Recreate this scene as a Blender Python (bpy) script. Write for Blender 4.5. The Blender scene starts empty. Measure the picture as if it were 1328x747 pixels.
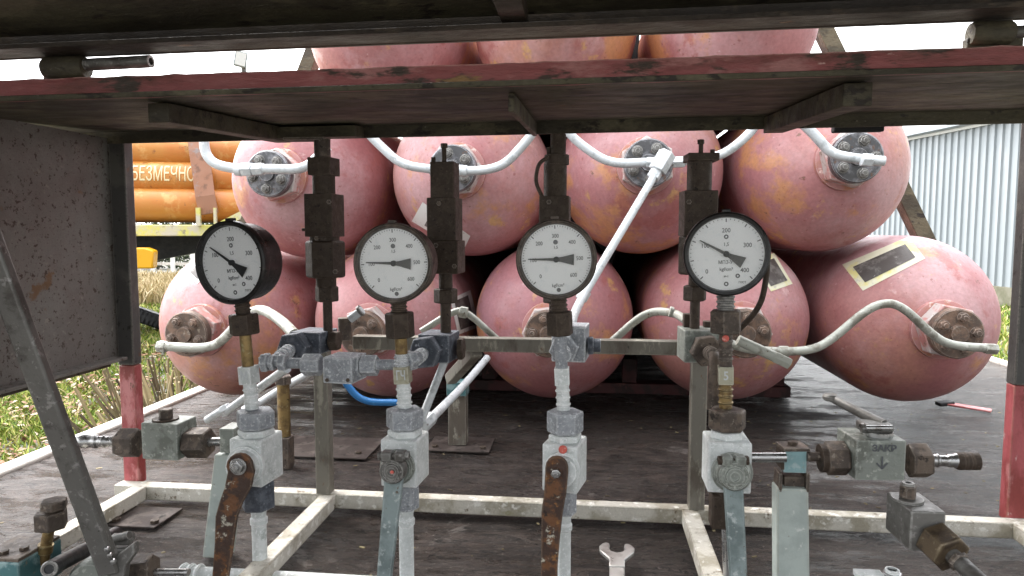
import bpy, math, random
from mathutils import Vector, Matrix, noise as mnoise
random.seed(7)
R = math.radians
sc = bpy.context.scene
# ------------------------------------------------------------ camera
FPX, CX, CY = 900.0, 664.0, 373.5
PITCH, YAW = R(4.67), R(6.3)
cam = bpy.data.cameras.new("camera"); cam.sensor_width = 36; cam.lens = 36*FPX/1328
cam.clip_start = 0.02; cam.clip_end = 800
co = bpy.data.objects.new("camera", cam); sc.collection.objects.link(co)
co.rotation_euler = (R(90)-PITCH, 0, YAW); co.location = (0, 0, 0)
sc.camera = co
# ------------------------------------------------------------ world and sun
SUN_EL, SUN_AZ = R(50), R(-45)          # azimuth from +y towards +x
w = bpy.data.worlds.new("World"); sc.world = w; w.use_nodes = True
nt = w.node_tree; nt.nodes.clear()
out = nt.nodes.new("ShaderNodeOutputWorld"); bg = nt.nodes.new("ShaderNodeBackground")
sky = nt.nodes.new("ShaderNodeTexSky"); sky.sky_type = 'NISHITA'; sky.sun_disc = False
sky.sun_elevation = SUN_EL; sky.sun_rotation = SUN_AZ; sky.air_density = 1.0; sky.dust_density = 4.0
mixw = nt.nodes.new("ShaderNodeMix"); mixw.data_type = 'RGBA'; mixw.inputs[0].default_value = 0.8
tc = nt.nodes.new("ShaderNodeTexCoord"); nz = nt.nodes.new("ShaderNodeTexNoise"); nz.inputs['Scale'].default_value = 2.2
nz.inputs['Detail'].default_value = 6
rp = nt.nodes.new("ShaderNodeValToRGB")
rp.color_ramp.elements[0].position = .3; rp.color_ramp.elements[0].color = (8.5, 8.9, 9.4, 1)
rp.color_ramp.elements[1].position = .7; rp.color_ramp.elements[1].color = (12.5, 12.4, 12.2, 1)
nt.links.new(tc.outputs['Generated'], nz.inputs['Vector']); nt.links.new(nz.outputs['Fac'], rp.inputs['Fac'])
nt.links.new(sky.outputs[0], mixw.inputs[6]); nt.links.new(rp.outputs[0], mixw.inputs[7])
# an overcast sky is brighter overhead and towards the hidden sun than low down on the far side
sdv = (math.sin(SUN_AZ)*math.cos(SUN_EL), math.cos(SUN_AZ)*math.cos(SUN_EL), math.sin(SUN_EL))
vn = nt.nodes.new("ShaderNodeVectorMath"); vn.operation = 'NORMALIZE'; vd = nt.nodes.new("ShaderNodeVectorMath"); vd.operation = 'DOT_PRODUCT'; vd.inputs[1].default_value = sdv
nt.links.new(tc.outputs['Generated'], vn.inputs[0]); nt.links.new(vn.outputs[0], vd.inputs[0])
gr = nt.nodes.new("ShaderNodeMapRange"); gr.inputs[1].default_value = -.1; gr.inputs[2].default_value = 1; gr.inputs[3].default_value = .48; gr.inputs[4].default_value = 2.7
nt.links.new(vd.outputs['Value'], gr.inputs[0])
vs_ = nt.nodes.new("ShaderNodeVectorMath"); vs_.operation = 'SCALE'; nt.links.new(mixw.outputs[2], vs_.inputs[0]); nt.links.new(gr.outputs[0], vs_.inputs['Scale'])
nt.links.new(vs_.outputs[0], bg.inputs[0]); bg.inputs[1].default_value = 0.15
nt.links.new(bg.outputs[0], out.inputs[0])
sun = bpy.data.lights.new("sun", 'SUN'); sun.energy = 1.5; sun.angle = R(12); sun.color = (1, .97, .93)
so = bpy.data.objects.new("sun", sun); sc.collection.objects.link(so)
sd = Vector((math.sin(SUN_AZ)*math.cos(SUN_EL), math.cos(SUN_AZ)*math.cos(SUN_EL), math.sin(SUN_EL)))
so.rotation_euler = sd.to_track_quat('Z', 'Y').to_euler()
sc.view_settings.view_transform = 'Standard'; sc.view_settings.look = 'None'
sc.view_settings.gamma = 1; sc.view_settings.exposure = 1.0
sc.render.engine = 'CYCLES'; sc.cycles.max_bounces = 8; sc.cycles.diffuse_bounces = 5

# ------------------------------------------------------------ measuring: photo pixel + distance -> point of the place
CM = co.rotation_euler.to_matrix()
FWD = CM @ Vector((0, 0, -1))
def ray(px, py): return (CM @ Vector(((px-CX)/FPX, -(py-CY)/FPX, -1))).normalized()
def U(px, py, Y):
    d = ray(px, py); return d*(Y/d.y)
def UX(px, py, X):
    d = ray(px, py); return d*(X/d.x)
def S(p): return p.dot(FWD)/FPX
RZ = lambda a: Matrix.Rotation(a, 3, 'Z')

# ------------------------------------------------------------ mesh builder
def basis(d, up=Vector((0, 0, 1)), rot=0):
    z = d.normalized()
    if abs(z.dot(up)) > .98: up = Vector((0, 1, 0))
    x = up.cross(z).normalized(); y = z.cross(x)
    m = Matrix((x, y, z)).transposed()
    return m @ Matrix.Rotation(rot, 3, 'Z')
class MB:
    def __init__(s): s.v = []; s.f = []
    def add(s, vs, fs):
        b = len(s.v); s.v += [Vector(v) for v in vs]; s.f += [tuple(b+i for i in f) for f in fs]; return s
    def box(s, c, d, m=None):
        c = Vector(c); m = m or Matrix.Identity(3)
        vs = [c + m @ Vector((x*d[0]/2, y*d[1]/2, z*d[2]/2)) for z in (-1, 1) for y in (-1, 1) for x in (-1, 1)]
        return s.add(vs, [(0,2,3,1),(4,5,7,6),(0,1,5,4),(2,6,7,3),(0,4,6,2),(1,3,7,5)])
    def bar(s, a, b, wd, hg, rot=0, up=Vector((0,0,1))):
        a = Vector(a); b = Vector(b); m = basis(b-a, up, rot)
        return s.box((a+b)/2, (wd, hg, (b-a).length), m)
    def lathe(s, prof, o, d, n=24, rot=0, up=Vector((0,0,1))):
        """prof: (radius, distance along d)"""
        o = Vector(o); m = basis(Vector(d), up, rot); vs = []; fs = []; idx = []
        for r, h in prof:
            if r < 1e-6: idx.append([len(vs)]); vs.append(o + m @ Vector((0, 0, h)))
            else:
                idx.append(list(range(len(vs), len(vs)+n)))
                vs += [o + m @ Vector((r*math.cos(2*math.pi*k/n), r*math.sin(2*math.pi*k/n), h)) for k in range(n)]
        for a, b in zip(idx, idx[1:]):
            for k in range(n):
                k2 = (k+1) % n
                if len(a) == 1 and len(b) == 1: continue
                if len(a) == 1: fs.append((a[0], b[k2], b[k]))
                elif len(b) == 1: fs.append((a[k], a[k2], b[0]))
                else: fs.append((a[k], a[k2], b[k2], b[k]))
        return s.add(vs, fs)
    def cyl(s, a, b, r, n=20, rot=0, r2=None):
        a = Vector(a); b = Vector(b); L = (b-a).length; r2 = r if r2 is None else r2
        return s.lathe([(0, 0), (r, 0), (r2, L), (0, L)], a, b-a, n, rot)
    def hexn(s, a, b, r, rot=0, ch=.12):
        """hex nut with chamfered corners"""
        a = Vector(a); b = Vector(b); L = (b-a).length; c = min(r*ch, L*.25)
        return s.lathe([(0, 0), (r-c, 0), (r, c*.8), (r, L-c*.8), (r-c, L), (0, L)], a, b-a, 6, rot)
    def tube(s, pts, r, n=12, sub=6, cap=True):
        pts = [Vector(p) for p in pts]
        if sub > 1 and len(pts) > 2:
            q = [pts[0]]
            for i in range(1, len(pts)-1):
                p0, p1, p2 = pts[i-1], pts[i], pts[i+1]
                a = p1.lerp(p0, .42); b = p1.lerp(p2, .42)
                for k in range(sub+1):
                    t = k/sub; q.append(a*(1-t)**2 + p1*2*t*(1-t) + b*t*t)
            q.append(pts[-1]); pts = q
        vs = []; fs = []; m = None
        for i, p in enumerate(pts):
            d = (pts[min(i+1, len(pts)-1)] - pts[max(i-1, 0)]).normalized()
            if m is None: m = basis(d)
            else:
                x = m.col[0] - d*m.col[0].dot(d); x.normalize(); y = d.cross(x)
                m = Matrix((x, y, d)).transposed()
            rr = r[i] if isinstance(r, list) else r
            vs += [p + m @ Vector((rr*math.cos(2*math.pi*k/n), rr*math.sin(2*math.pi*k/n), 0)) for k in range(n)]
        for i in range(len(pts)-1):
            for k in range(n):
                k2 = (k+1) % n; fs.append((i*n+k, i*n+k2, (i+1)*n+k2, (i+1)*n+k))
        if cap: fs.append(tuple(range(n))[::-1]); fs.append(tuple((len(pts)-1)*n+k for k in range(n)))
        return s.add(vs, fs)
    def extr(s, poly, d, o, m):
        """polygon in the local xy plane of m at o, extruded by d along local z"""
        n = len(poly); o = Vector(o)
        vs = [o + m @ Vector((x, y, 0)) for x, y in poly] + [o + m @ Vector((x, y, d)) for x, y in poly]
        fs = [tuple(range(n))[::-1], tuple(range(n, 2*n))] + [(i, (i+1) % n, n+(i+1) % n, n+i) for i in range(n)]
        return s.add(vs, fs)
WM = {}
def mk(name, mb, m, parent=None, bevel=0.0, smooth=38, local=False, origin=None):
    me = bpy.data.meshes.new(name)
    if parent is not None: M = WM[parent.name]
    else: M = Matrix.Translation(origin if origin is not None else sum(mb.v, Vector())/len(mb.v))
    vs = mb.v if local else [M.inverted() @ v for v in mb.v]
    me.from_pydata([tuple(v) for v in vs], [], mb.f); me.validate(); me.update()
    me.materials.append(m)
    if smooth:
        for p in me.polygons: p.use_smooth = True
        me.set_sharp_from_angle(angle=R(smooth))
    o = bpy.data.objects.new(name, me); sc.collection.objects.link(o)
    if parent is not None: o.parent = parent
    else: o.matrix_world = M
    WM[o.name] = M
    if bevel:
        b = o.modifiers.new("bevel", 'BEVEL'); b.width = bevel; b.segments = 2; b.limit_method = 'ANGLE'; b.angle_limit = R(40)
    return o
def tag(o, label, cat, group=None, kind=None):
    if label: o['label'] = label
    if cat: o['category'] = cat
    if group: o['group'] = group
    if kind: o['kind'] = kind
    return o
def thing(name, loc, label, cat, group=None, m3=None):
    o = bpy.data.objects.new(name, None); sc.collection.objects.link(o); o.empty_display_size = .02
    M = Matrix.Translation(Vector(loc))
    if m3: M = M @ m3.to_4x4()
    o.matrix_world = M; WM[o.name] = M
    return tag(o, label, cat, group)
def text_mb(txt, size, o, m, depth=0.0003, sx=1.0, bold=0):
    """writing standing in the local xy plane of m at o, centred"""
    cu = bpy.data.curves.new("txt", 'FONT'); cu.body = txt; cu.size = size; cu.align_x = 'CENTER'; cu.align_y = 'CENTER'
    cu.extrude = depth; cu.offset = bold; cu.resolution_u = 3
    ob = bpy.data.objects.new("txt", cu); sc.collection.objects.link(ob)
    dg = bpy.context.evaluated_depsgraph_get(); me = bpy.data.meshes.new_from_object(ob.evaluated_get(dg))
    mb = MB().add([Vector(o) + m @ Vector((v.co.x*sx, v.co.y, v.co.z)) for v in me.vertices], [tuple(p.vertices) for p in me.polygons])
    bpy.data.objects.remove(ob); bpy.data.meshes.remove(me); bpy.data.curves.remove(cu)
    return mb

# ------------------------------------------------------------ materials
def material(name, base, rough=.6, metal=0., layers=(), bump=.15, bscale=60, edge=None, ebev=.0016, rvar=.15, vec='Object', stretch=(1,1,1), spec=.5, bdist=.002, rnd=False, grain=0.0):
    """layers: (colour, noise scale, threshold, softness, detail)"""
    m = bpy.data.materials.new(name); m.use_nodes = True; t = m.node_tree; N = t.nodes; L = t.links
    bs = N['Principled BSDF']
    tcn = N.new("ShaderNodeTexCoord"); mp = N.new("ShaderNodeMapping"); mp.inputs['Scale'].default_value = stretch
    if rnd:
        oi = N.new("ShaderNodeObjectInfo"); vm = N.new("ShaderNodeVectorMath"); vm.operation = 'ADD'
        ml = N.new("ShaderNodeMath"); ml.operation = 'MULTIPLY'; ml.inputs[1].default_value = 37.
        L.new(oi.outputs['Random'], ml.inputs[0]); L.new(tcn.outputs[vec], vm.inputs[0]); L.new(ml.outputs[0], vm.inputs[1]); L.new(vm.outputs[0], mp.inputs[0])
    else: L.new(tcn.outputs[vec], mp.inputs[0])
    col = None
    def noise(scale, detail=5, rg=.6):
        n = N.new("ShaderNodeTexNoise"); n.inputs['Scale'].default_value = scale; n.inputs['Detail'].default_value = detail
        n.inputs['Roughness'].default_value = rg; L.new(mp.outputs[0], n.inputs['Vector']); return n
    rgb = N.new("ShaderNodeRGB"); rgb.outputs[0].default_value = (*base, 1); col = rgb.outputs[0]
    for i, l in enumerate(layers):
        c, s_, th, soft = l[:4]; det = l[4] if len(l) > 4 else 6
        n = noise(s_, det, .65); n.noise_dimensions = '4D'; n.inputs['W'].default_value = i*3.7+.5
        r = N.new("ShaderNodeMapRange"); r.inputs[1].default_value = th-soft; r.inputs[2].default_value = th+soft
        r.interpolation_type = 'SMOOTHSTEP'; L.new(n.outputs['Fac'], r.inputs[0])
        x = N.new("ShaderNodeMix"); x.data_type = 'RGBA'; L.new(r.outputs[0], x.inputs[0]); L.new(col, x.inputs[6]); x.inputs[7].default_value = (*c, 1)
        if len(l) > 5:
            mu = N.new("ShaderNodeMath"); mu.operation = 'MULTIPLY'; mu.inputs[1].default_value = l[5]; L.new(r.outputs[0], mu.inputs[0]); L.new(mu.outputs[0], x.inputs[0])
        col = x.outputs[2]
    if grain:
        n = noise(bscale*3, 3); hs = N.new("ShaderNodeMapRange"); hs.inputs[3].default_value = 1-grain; hs.inputs[4].default_value = 1+grain
        hs.inputs[1].default_value = .3; hs.inputs[2].default_value = .7
        L.new(n.outputs['Fac'], hs.inputs[0]); x = N.new("ShaderNodeVectorMath"); x.operation = 'SCALE'; L.new(col, x.inputs[0]); L.new(hs.outputs[0], x.inputs['Scale']); col = x.outputs[0]
    if edge:
        bv = N.new("ShaderNodeBevel"); bv.inputs['Radius'].default_value = ebev*1.5; bv.samples = 4
        ge = N.new("ShaderNodeNewGeometry"); dt = N.new("ShaderNodeVectorMath"); dt.operation = 'DOT_PRODUCT'
        L.new(bv.outputs[0], dt.inputs[0]); L.new(ge.outputs['Normal'], dt.inputs[1])
        r = N.new("ShaderNodeMapRange"); r.inputs[1].default_value = .992; r.inputs[2].default_value = .93
        L.new(dt.outputs['Value'], r.inputs[0]); n = noise(260, 4)
        r2 = N.new("ShaderNodeMapRange"); r2.inputs[1].default_value = .3; r2.inputs[2].default_value = .55; L.new(n.outputs['Fac'], r2.inputs[0])
        mu = N.new("ShaderNodeMath"); mu.operation = 'MULTIPLY'; L.new(r.outputs[0], mu.inputs[0]); L.new(r2.outputs[0], mu.inputs[1])
        x = N.new("ShaderNodeMix"); x.data_type = 'RGBA'; L.new(mu.outputs[0], x.inputs[0]); L.new(col, x.inputs[6]); x.inputs[7].default_value = (*edge, 1); col = x.outputs[2]
    L.new(col, bs.inputs['Base Color'])
    n = noise(bscale*.35, 5); r = N.new("ShaderNodeMapRange"); r.inputs[1].default_value = .3; r.inputs[2].default_value = .7
    r.inputs[3].default_value = max(.03, rough-rvar); r.inputs[4].default_value = min(1, rough+rvar)
    L.new(n.outputs['Fac'], r.inputs[0]); L.new(r.outputs[0], bs.inputs['Roughness'])
    bs.inputs['Metallic'].default_value = metal; bs.inputs['Specular IOR Level'].default_value = spec
    if bump:
        n = noise(bscale, 6, .65); b = N.new("ShaderNodeBump"); b.inputs['Strength'].default_value = bump; b.inputs['Distance'].default_value = bdist
        L.new(n.outputs['Fac'], b.inputs['Height']); L.new(b.outputs[0], bs.inputs['Normal'])
    return m
M = {}
M['pink'] = material("pink_paint", (.44, .20, .205), .47, 0, [((.49, .235, .16), .9, .52, .06, 2, .8), ((.36, .18, .21), .8, .53, .06, 2, .85), ((.36, .14, .145), 2.6, .50, .12, 8), ((.52, .33, .345), 3.2, .54, .10, 9, .8), ((.56, .27, .11), 4.2, .58, .04, 12, .8), ((.60, .36, .12), 10, .62, .035, 12, .75), ((.35, .11, .10), 8, .60, .035, 12, .7),
     ((.66, .46, .44), 16, .65, .03, 12, .5), ((.70, .56, .55), 60, .68, .03, 8, .45), ((.17, .09, .06), 26, .66, .02, 10, .8), ((.12, .15, .09), 8, .72, .012, 12, .9), ((.24,.06,.05), 80, .64, .03, 6, .6)], bump=.5, bscale=38, rnd=True, bdist=.003, rvar=.16, grain=.10)
M['pink_trim'] = material("pink_collar_paint", (.42, .20, .19), .5, 0, [((.38, .16, .08), 20, .55, .06, 8, .8), ((.72, .55, .5), 30, .62, .04, 8)], bump=.4, bscale=120, rnd=True, edge=(.62,.50,.46))
M['nut_pale'] = material("chalky_nut_paint", (.52, .47, .45), .6, .1, [((.50, .22, .20), 22, .52, .08, 8), ((.22, .15, .11), 60, .60, .05, 6)], bump=.4, bscale=150, rnd=True, edge=(.74,.72,.70))
M['flange_grey'] = material("grey_flange_steel", (.10, .10, .105), .45, .5, [((.25, .25, .27), 40, .55, .08, 6), ((.17, .10, .07), 70, .62, .05, 6)], bump=.4, bscale=200, rnd=True, edge=(.55,.55,.57))
M['flange_rust'] = material("rusty_flange_steel", (.115, .083, .066), .65, .2, [((.22, .14, .10), 40, .52, .08, 6), ((.30, .25, .20), 90, .62, .05, 6)], bump=.5, bscale=200, rnd=True, edge=(.42,.34,.29))
M['pipe_white'] = material("white_painted_tube", (.60, .63, .65), .36, .05, [((.42, .45, .46), 30, .58, .05, 10), ((.22, .19, .16), 80, .66, .02, 9), ((.76,.78,.79), 50, .6, .04, 8)], bump=.5, bscale=150, rnd=True)
M['pipe_cream'] = material("aged_cream_tube", (.43, .44, .39), .42, .05, [((.25, .24, .20), 26, .56, .05, 10), ((.16, .11, .07), 70, .64, .025, 9), ((.58,.58,.53), 50, .6, .04, 8)], bump=.5, bscale=150, rnd=True)
M['frost'] = material("frosted_steel", (.27, .285, .31), .72, .1, [((.36, .38, .41), 70, .50, .10, 9), ((.62, .64, .67), 240, .58, .05, 9), ((.13, .135, .145), 300, .64, .04, 6)], bump=.4, bscale=300, edge=(.94,.96,.98), rnd=True, ebev=.0024)
M['frost_light'] = material("heavily_frosted_paint", (.60, .635, .625), .72, 0, [((.72, .75, .745), 40, .52, .08, 9), ((.42, .46, .44), 36, .64, .05, 10), ((.86, .88, .89), 240, .58, .05, 8), ((.30, .32, .31), 260, .68, .03, 8)], bump=.3, bscale=300, edge=(.98,.985,.99), rnd=True, ebev=.0024)
M['frost_dark'] = material("lightly_frosted_blue_steel", (.065, .075, .095), .6, .2, [((.13, .145, .175), 60, .52, .07, 9), ((.36, .38, .42), 160, .63, .04, 8)], bump=.5, bscale=260, edge=(.60,.63,.68), rnd=True, ebev=.0016)
M['dark'] = material("dark_bronze_steel", (.052, .036, .026), .58, .2, [((.070, .051, .037), 70, .52, .06, 9), ((.11, .085, .065), 260, .62, .04, 8), ((.014, .010, .008), 160, .62, .04, 8)], bump=.6, bscale=260, rnd=True, edge=(.15,.115,.09), spec=.4)
M['brown'] = material("brown_oxidised_steel", (.075, .058, .048), .58, .3, [((.15, .115, .09), 45, .52, .06, 9), ((.27, .23, .19), 120, .62, .04, 8), ((.03, .022, .018), 80, .61, .03, 8)], bump=.6, bscale=220, rnd=True, edge=(.33,.29,.25))
M['black'] = material("black_lacquer", (.012, .011, .011), .38, 0, [((.05, .045, .04), 90, .62, .06, 6)], bump=.25, bscale=220, rnd=True)
M['bezel'] = material("worn_brown_bezel", (.055, .043, .036), .5, .2, [((.13, .10, .08), 50, .55, .08, 8), ((.02, .018, .016), 90, .6, .05, 6)], bump=.6, bscale=180, rnd=True, edge=(.20,.17,.14))
M['dial'] = material("white_dial", (.88, .90, .91), .5, 0, [((.78, .82, .84), 120, .6, .06, 8, .7), ((.42, .42, .42), 420, .70, .03, 3, .5), ((.66, .62, .52), 30, .68, .05, 8, .4)], bump=0, rnd=True)
M['ink'] = material("black_dial_ink", (.10, .105, .115), .5, 0, bump=0)
M['needle'] = material("black_needle", (.012, .015, .018), .45, 0, bump=0)
M['steel'] = material("bright_steel", (.45, .45, .45), .28, .9, [((.20, .18, .16), 50, .6, .08, 6)], bump=.2, bscale=200, rnd=True)
M['greysteel'] = material("dull_grey_steel", (.17, .165, .155), .45, .4, [((.095, .088, .08), 20, .54, .06, 10), ((.32, .31, .30), 80, .60, .04, 9), ((.03,.027,.024), 120, .66, .02, 8)], bump=.4, bscale=160, rnd=True, edge=(.48,.47,.45))
M['green'] = material("pale_green_painted_steel", (.21, .26, .26), .45, .1, [((.12, .155, .155), 14, .55, .06, 10), ((.40, .44, .44), 60, .60, .04, 9), ((.10, .07, .05), 100, .66, .02, 8)], bump=.4, bscale=140, rnd=True, edge=(.48,.52,.52))
M['greengrey'] = material("grey_green_valve_body", (.24, .26, .235), .5, .15, [((.15, .16, .14), 26, .54, .05, 10), ((.40, .42, .38), 80, .58, .04, 9), ((.09, .07, .05), 120, .66, .02, 9), ((.5,.5,.46), 200, .66, .03, 6)], bump=.4, bscale=200, rnd=True, edge=(.56,.58,.54))
M['teal'] = material("teal_paint", (.06, .16, .17), .5, 0, [((.24, .36, .37), 40, .56, .05, 10), ((.24, .20, .15), 60, .62, .04, 9)], bump=.4, bscale=140, rnd=True, edge=(.34,.36,.34))
M['rustlever'] = material("peeling_rusty_lever", (.06, .034, .025), .7, .1, [((.16, .07, .03), 40, .53, .05, 10), ((.50, .47, .39), 48, .60, .025, 11), ((.27, .125, .04), 80, .61, .03, 9), ((.03,.02,.016), 60, .62, .03, 9)], bump=.9, bscale=200, rnd=True, edge=(.28,.20,.14))
M['brass'] = material("weathered_brass", (.30, .21, .09), .42, .7, [((.14, .09, .045), 40, .52, .1, 8), ((.42, .37, .22), 120, .62, .06, 6)], bump=.35, bscale=200, rnd=True, edge=(.5,.42,.25))
M['tagm'] = material("pale_stamped_collar", (.44, .42, .32), .55, .2, [((.30, .28, .2), 60, .55, .1, 6)], bump=.3, bscale=200, rnd=True, edge=(.68,.66,.55))
M['rail'] = material("chalky_white_rail", (.60, .57, .50), .65, 0, [((.38, .345, .27), 14, .52, .06, 10), ((.20, .16, .11), 34, .62, .03, 11), ((.27, .26, .13), 18, .66, .03, 10), ((.80, .78, .72), 50, .58, .04, 8), ((.10,.08,.06), 90, .68, .02, 8)], bump=.8, bscale=110, edge=(.28,.24,.18), ebev=.003, grain=.08)
M['postgrey'] = material("grey_weathered_post", (.20, .185, .155), .6, .1, [((.115, .095, .075), 16, .53, .06, 10), ((.36, .34, .28), 36, .60, .04, 10), ((.16, .085, .04), 60, .65, .03, 9), ((.05,.045,.035), 90, .64, .03, 8)], bump=.6, bscale=120, stretch=(1,1,.4), edge=(.46,.44,.37))
M['red'] = material("faded_red_paint", (.46, .11, .12), .5, 0, [((.27, .05, .045), 9, .52, .06, 10), ((.52, .20, .20), 22, .58, .04, 11), ((.12, .055, .035), 34, .63, .025, 11), ((.33, .20, .05), 24, .68, .02, 10), ((.6,.4,.38), 80, .66, .03, 8)], bump=.8, bscale=90, stretch=(1,1,.5), edge=(.36,.20,.13), ebev=.002, grain=.08)
M['beamred'] = material("dirty_red_beam_paint", (.30, .085, .085), .5, 0, [((.16, .05, .04), 8, .52, .05, 11), ((.42, .18, .17), 16, .56, .04, 11), ((.05, .032, .022), 24, .59, .03, 12), ((.28, .16, .06), 15, .66, .02, 11), ((.56,.36,.33), 45, .65, .02, 9)], bump=1.0, bscale=60, stretch=(.3,1,1), bdist=.004, edge=(.50,.30,.26), ebev=.0022, grain=.12)  # pale edge tint: chipped paint plus the sky-lit rim put into the colour
M['brownsteel'] = material("dark_brown_painted_steel", (.088, .077, .047), .6, .05, [((.052, .043, .028), 8, .5, .06, 11), ((.130, .112, .070), 16, .56, .05, 11), ((.026, .019, .014), 46, .59, .03, 10), ((.18, .10, .04), 26, .67, .02, 11), ((.20,.18,.14), 120, .66, .03, 8)], bump=1.0, bscale=90, stretch=(.5,1,1), bdist=.003, grain=.18)
M['panel'] = material("rust_speckled_panel", (.165, .150, .138), .45, .1, [((.20, .195, .18), 5, .52, .08, 9), ((.06, .04, .03), 110, .59, .025, 8), ((.17, .10, .05), 14, .66, .03, 12), ((.25, .235, .21), 60, .63, .03, 10), ((.045,.03,.022), 190, .63, .02, 6)], bump=.6, bscale=130, grain=.10)
M['darkpost'] = material("dark_grey_post_paint", (.065, .062, .06), .45, .1, [((.11, .105, .095), 10, .55, .06, 10), ((.11, .055, .03), 36, .65, .02, 10), ((.02,.018,.016), 50, .62, .03, 9)], bump=.6, bscale=90, edge=(.26,.24,.21), ebev=.003)
M['blue'] = material("blue_hose_rubber", (.02, .16, .42), .4, 0, [((.05, .22, .5), 60, .6, .06, 6)], bump=.1)
M['orange'] = material("orange_vessel_paint", (.50, .205, .04), .42, 0, [((.50, .17, .03), 2.2, .52, .1, 8), ((.58, .31, .10), 5, .58, .06, 8), ((.26, .10, .03), 9, .64, .04, 8)], bump=.1, bscale=10, rnd=True)
M['yellow'] = material("yellow_chassis_paint", (.62, .58, .16), .5, 0, [((.55, .50, .40), 4, .52, .08, 8), ((.30, .26, .18), 8, .62, .05, 8)], bump=.1, bscale=20, rnd=True)
M['cab'] = material("amber_plastic", (.75, .38, .01), .4, 0, bump=0)
M['understeel'] = material("black_undercarriage", (.012, .012, .014), .7, 0, [((.03,.03,.035), 3, .6, .1, 6)], bump=0)
M['strap'] = material("rusty_strap_steel", (.30, .145, .09), .6, .2, [((.25, .24, .25), 3, .58, .06, 8), ((.17, .085, .055), 6, .6, .06, 8)], bump=.1, bscale=20)
M['cream'] = material("cream_lettering_paint", (.78, .68, .42), .6, 0, [((.6, .38, .12), 22, .63, .04, 6)], bump=0)
M['sheet'] = material("pale_corrugated_sheet", (.245, .27, .285), .5, .1, [((.21, .235, .25), 1.2, .55, .1, 9), ((.29, .31, .32), 3, .6, .06, 9), ((.12,.10,.09), 5, .72, .02, 9)], bump=.05, bscale=8, stretch=(1,1,.12))
M['concrete'] = material("mossy_concrete_plinth", (.17, .16, .12), .85, 0, [((.10, .10, .06), 2, .52, .1, 8)], bump=.3, bscale=6, bdist=.02)
M['brown_brass'] = material('browned_brass', (.13, .095, .06), .45, .5, [((.07, .05, .035), 40, .52, .06, 10), ((.25, .20, .13), 110, .62, .04, 9)], bump=.4, bscale=200, edge=(.36,.30,.2))
M['darkred'] = material('grimy_dark_red_paint', (.075, .02, .02), .65, 0, [((.03, .012, .01), 12, .52, .05, 10), ((.14,.05,.045), 30, .62, .03, 9)], bump=.5, bscale=60)
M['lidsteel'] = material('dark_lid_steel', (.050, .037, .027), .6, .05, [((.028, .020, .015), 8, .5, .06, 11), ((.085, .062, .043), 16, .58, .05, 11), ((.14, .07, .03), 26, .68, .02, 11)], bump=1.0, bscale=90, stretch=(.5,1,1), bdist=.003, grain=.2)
M['label_pale'] = material("pale_yellow_label_paper", (.70, .68, .52), .6, 0, [((.72, .66, .28), 14, .55, .06, 6), ((.5, .48, .42), 60, .62, .05, 6)], bump=.15, bscale=100)
M['label_white'] = material("dusty_white_label_paper", (.70, .70, .68), .6, 0, [((.5, .45, .42), 60, .62, .05, 6)], bump=.15, bscale=100)
M['label_dark'] = material("worn_dark_label_plate", (.075, .065, .06), .5, .1, [((.17, .16, .15), 30, .55, .08, 9), ((.30, .28, .26), 80, .64, .04, 8)], bump=.3, bscale=100)
M['redspot'] = material("red_seal_paint", (.62, .12, .09), .6, 0, [((.7,.4,.36), 200, .6, .05)], bump=.2)
M['wood_edge'] = material("bleached_deck_edge", (.60, .57, .52), .7, 0, [((.42, .38, .34), 12, .55, .08, 9), ((.2, .17, .14), 30, .66, .04, 8)], bump=.5, bscale=60)
M['plate'] = material("dark_brown_plate", (.055, .042, .037), .7, 0, [((.10, .08, .07), 20, .55, .05, 10), ((.02,.016,.014), 50, .6, .03, 9)], bump=.8, bscale=60, edge=(.02,.015,.012), spec=.3)
M['clampteal'] = material("pale_teal_clamp_paint", (.25, .41, .43), .5, 0, [((.40, .52, .53), 40, .56, .05, 10), ((.32, .27, .17), 50, .62, .04, 9)], bump=.4, bscale=140, edge=(.5,.55,.54))
M['bark'] = material("dead_stem_brown", (.14, .10, .065), .8, 0, [((.30, .25, .17), 12, .55, .1, 6)], bump=.3)
M['rubber'] = material("black_hose_rubber", (.012, .013, .015), .42, 0, [((.05, .05, .05), 120, .64, .05, 6)], bump=.2, bscale=200)
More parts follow.
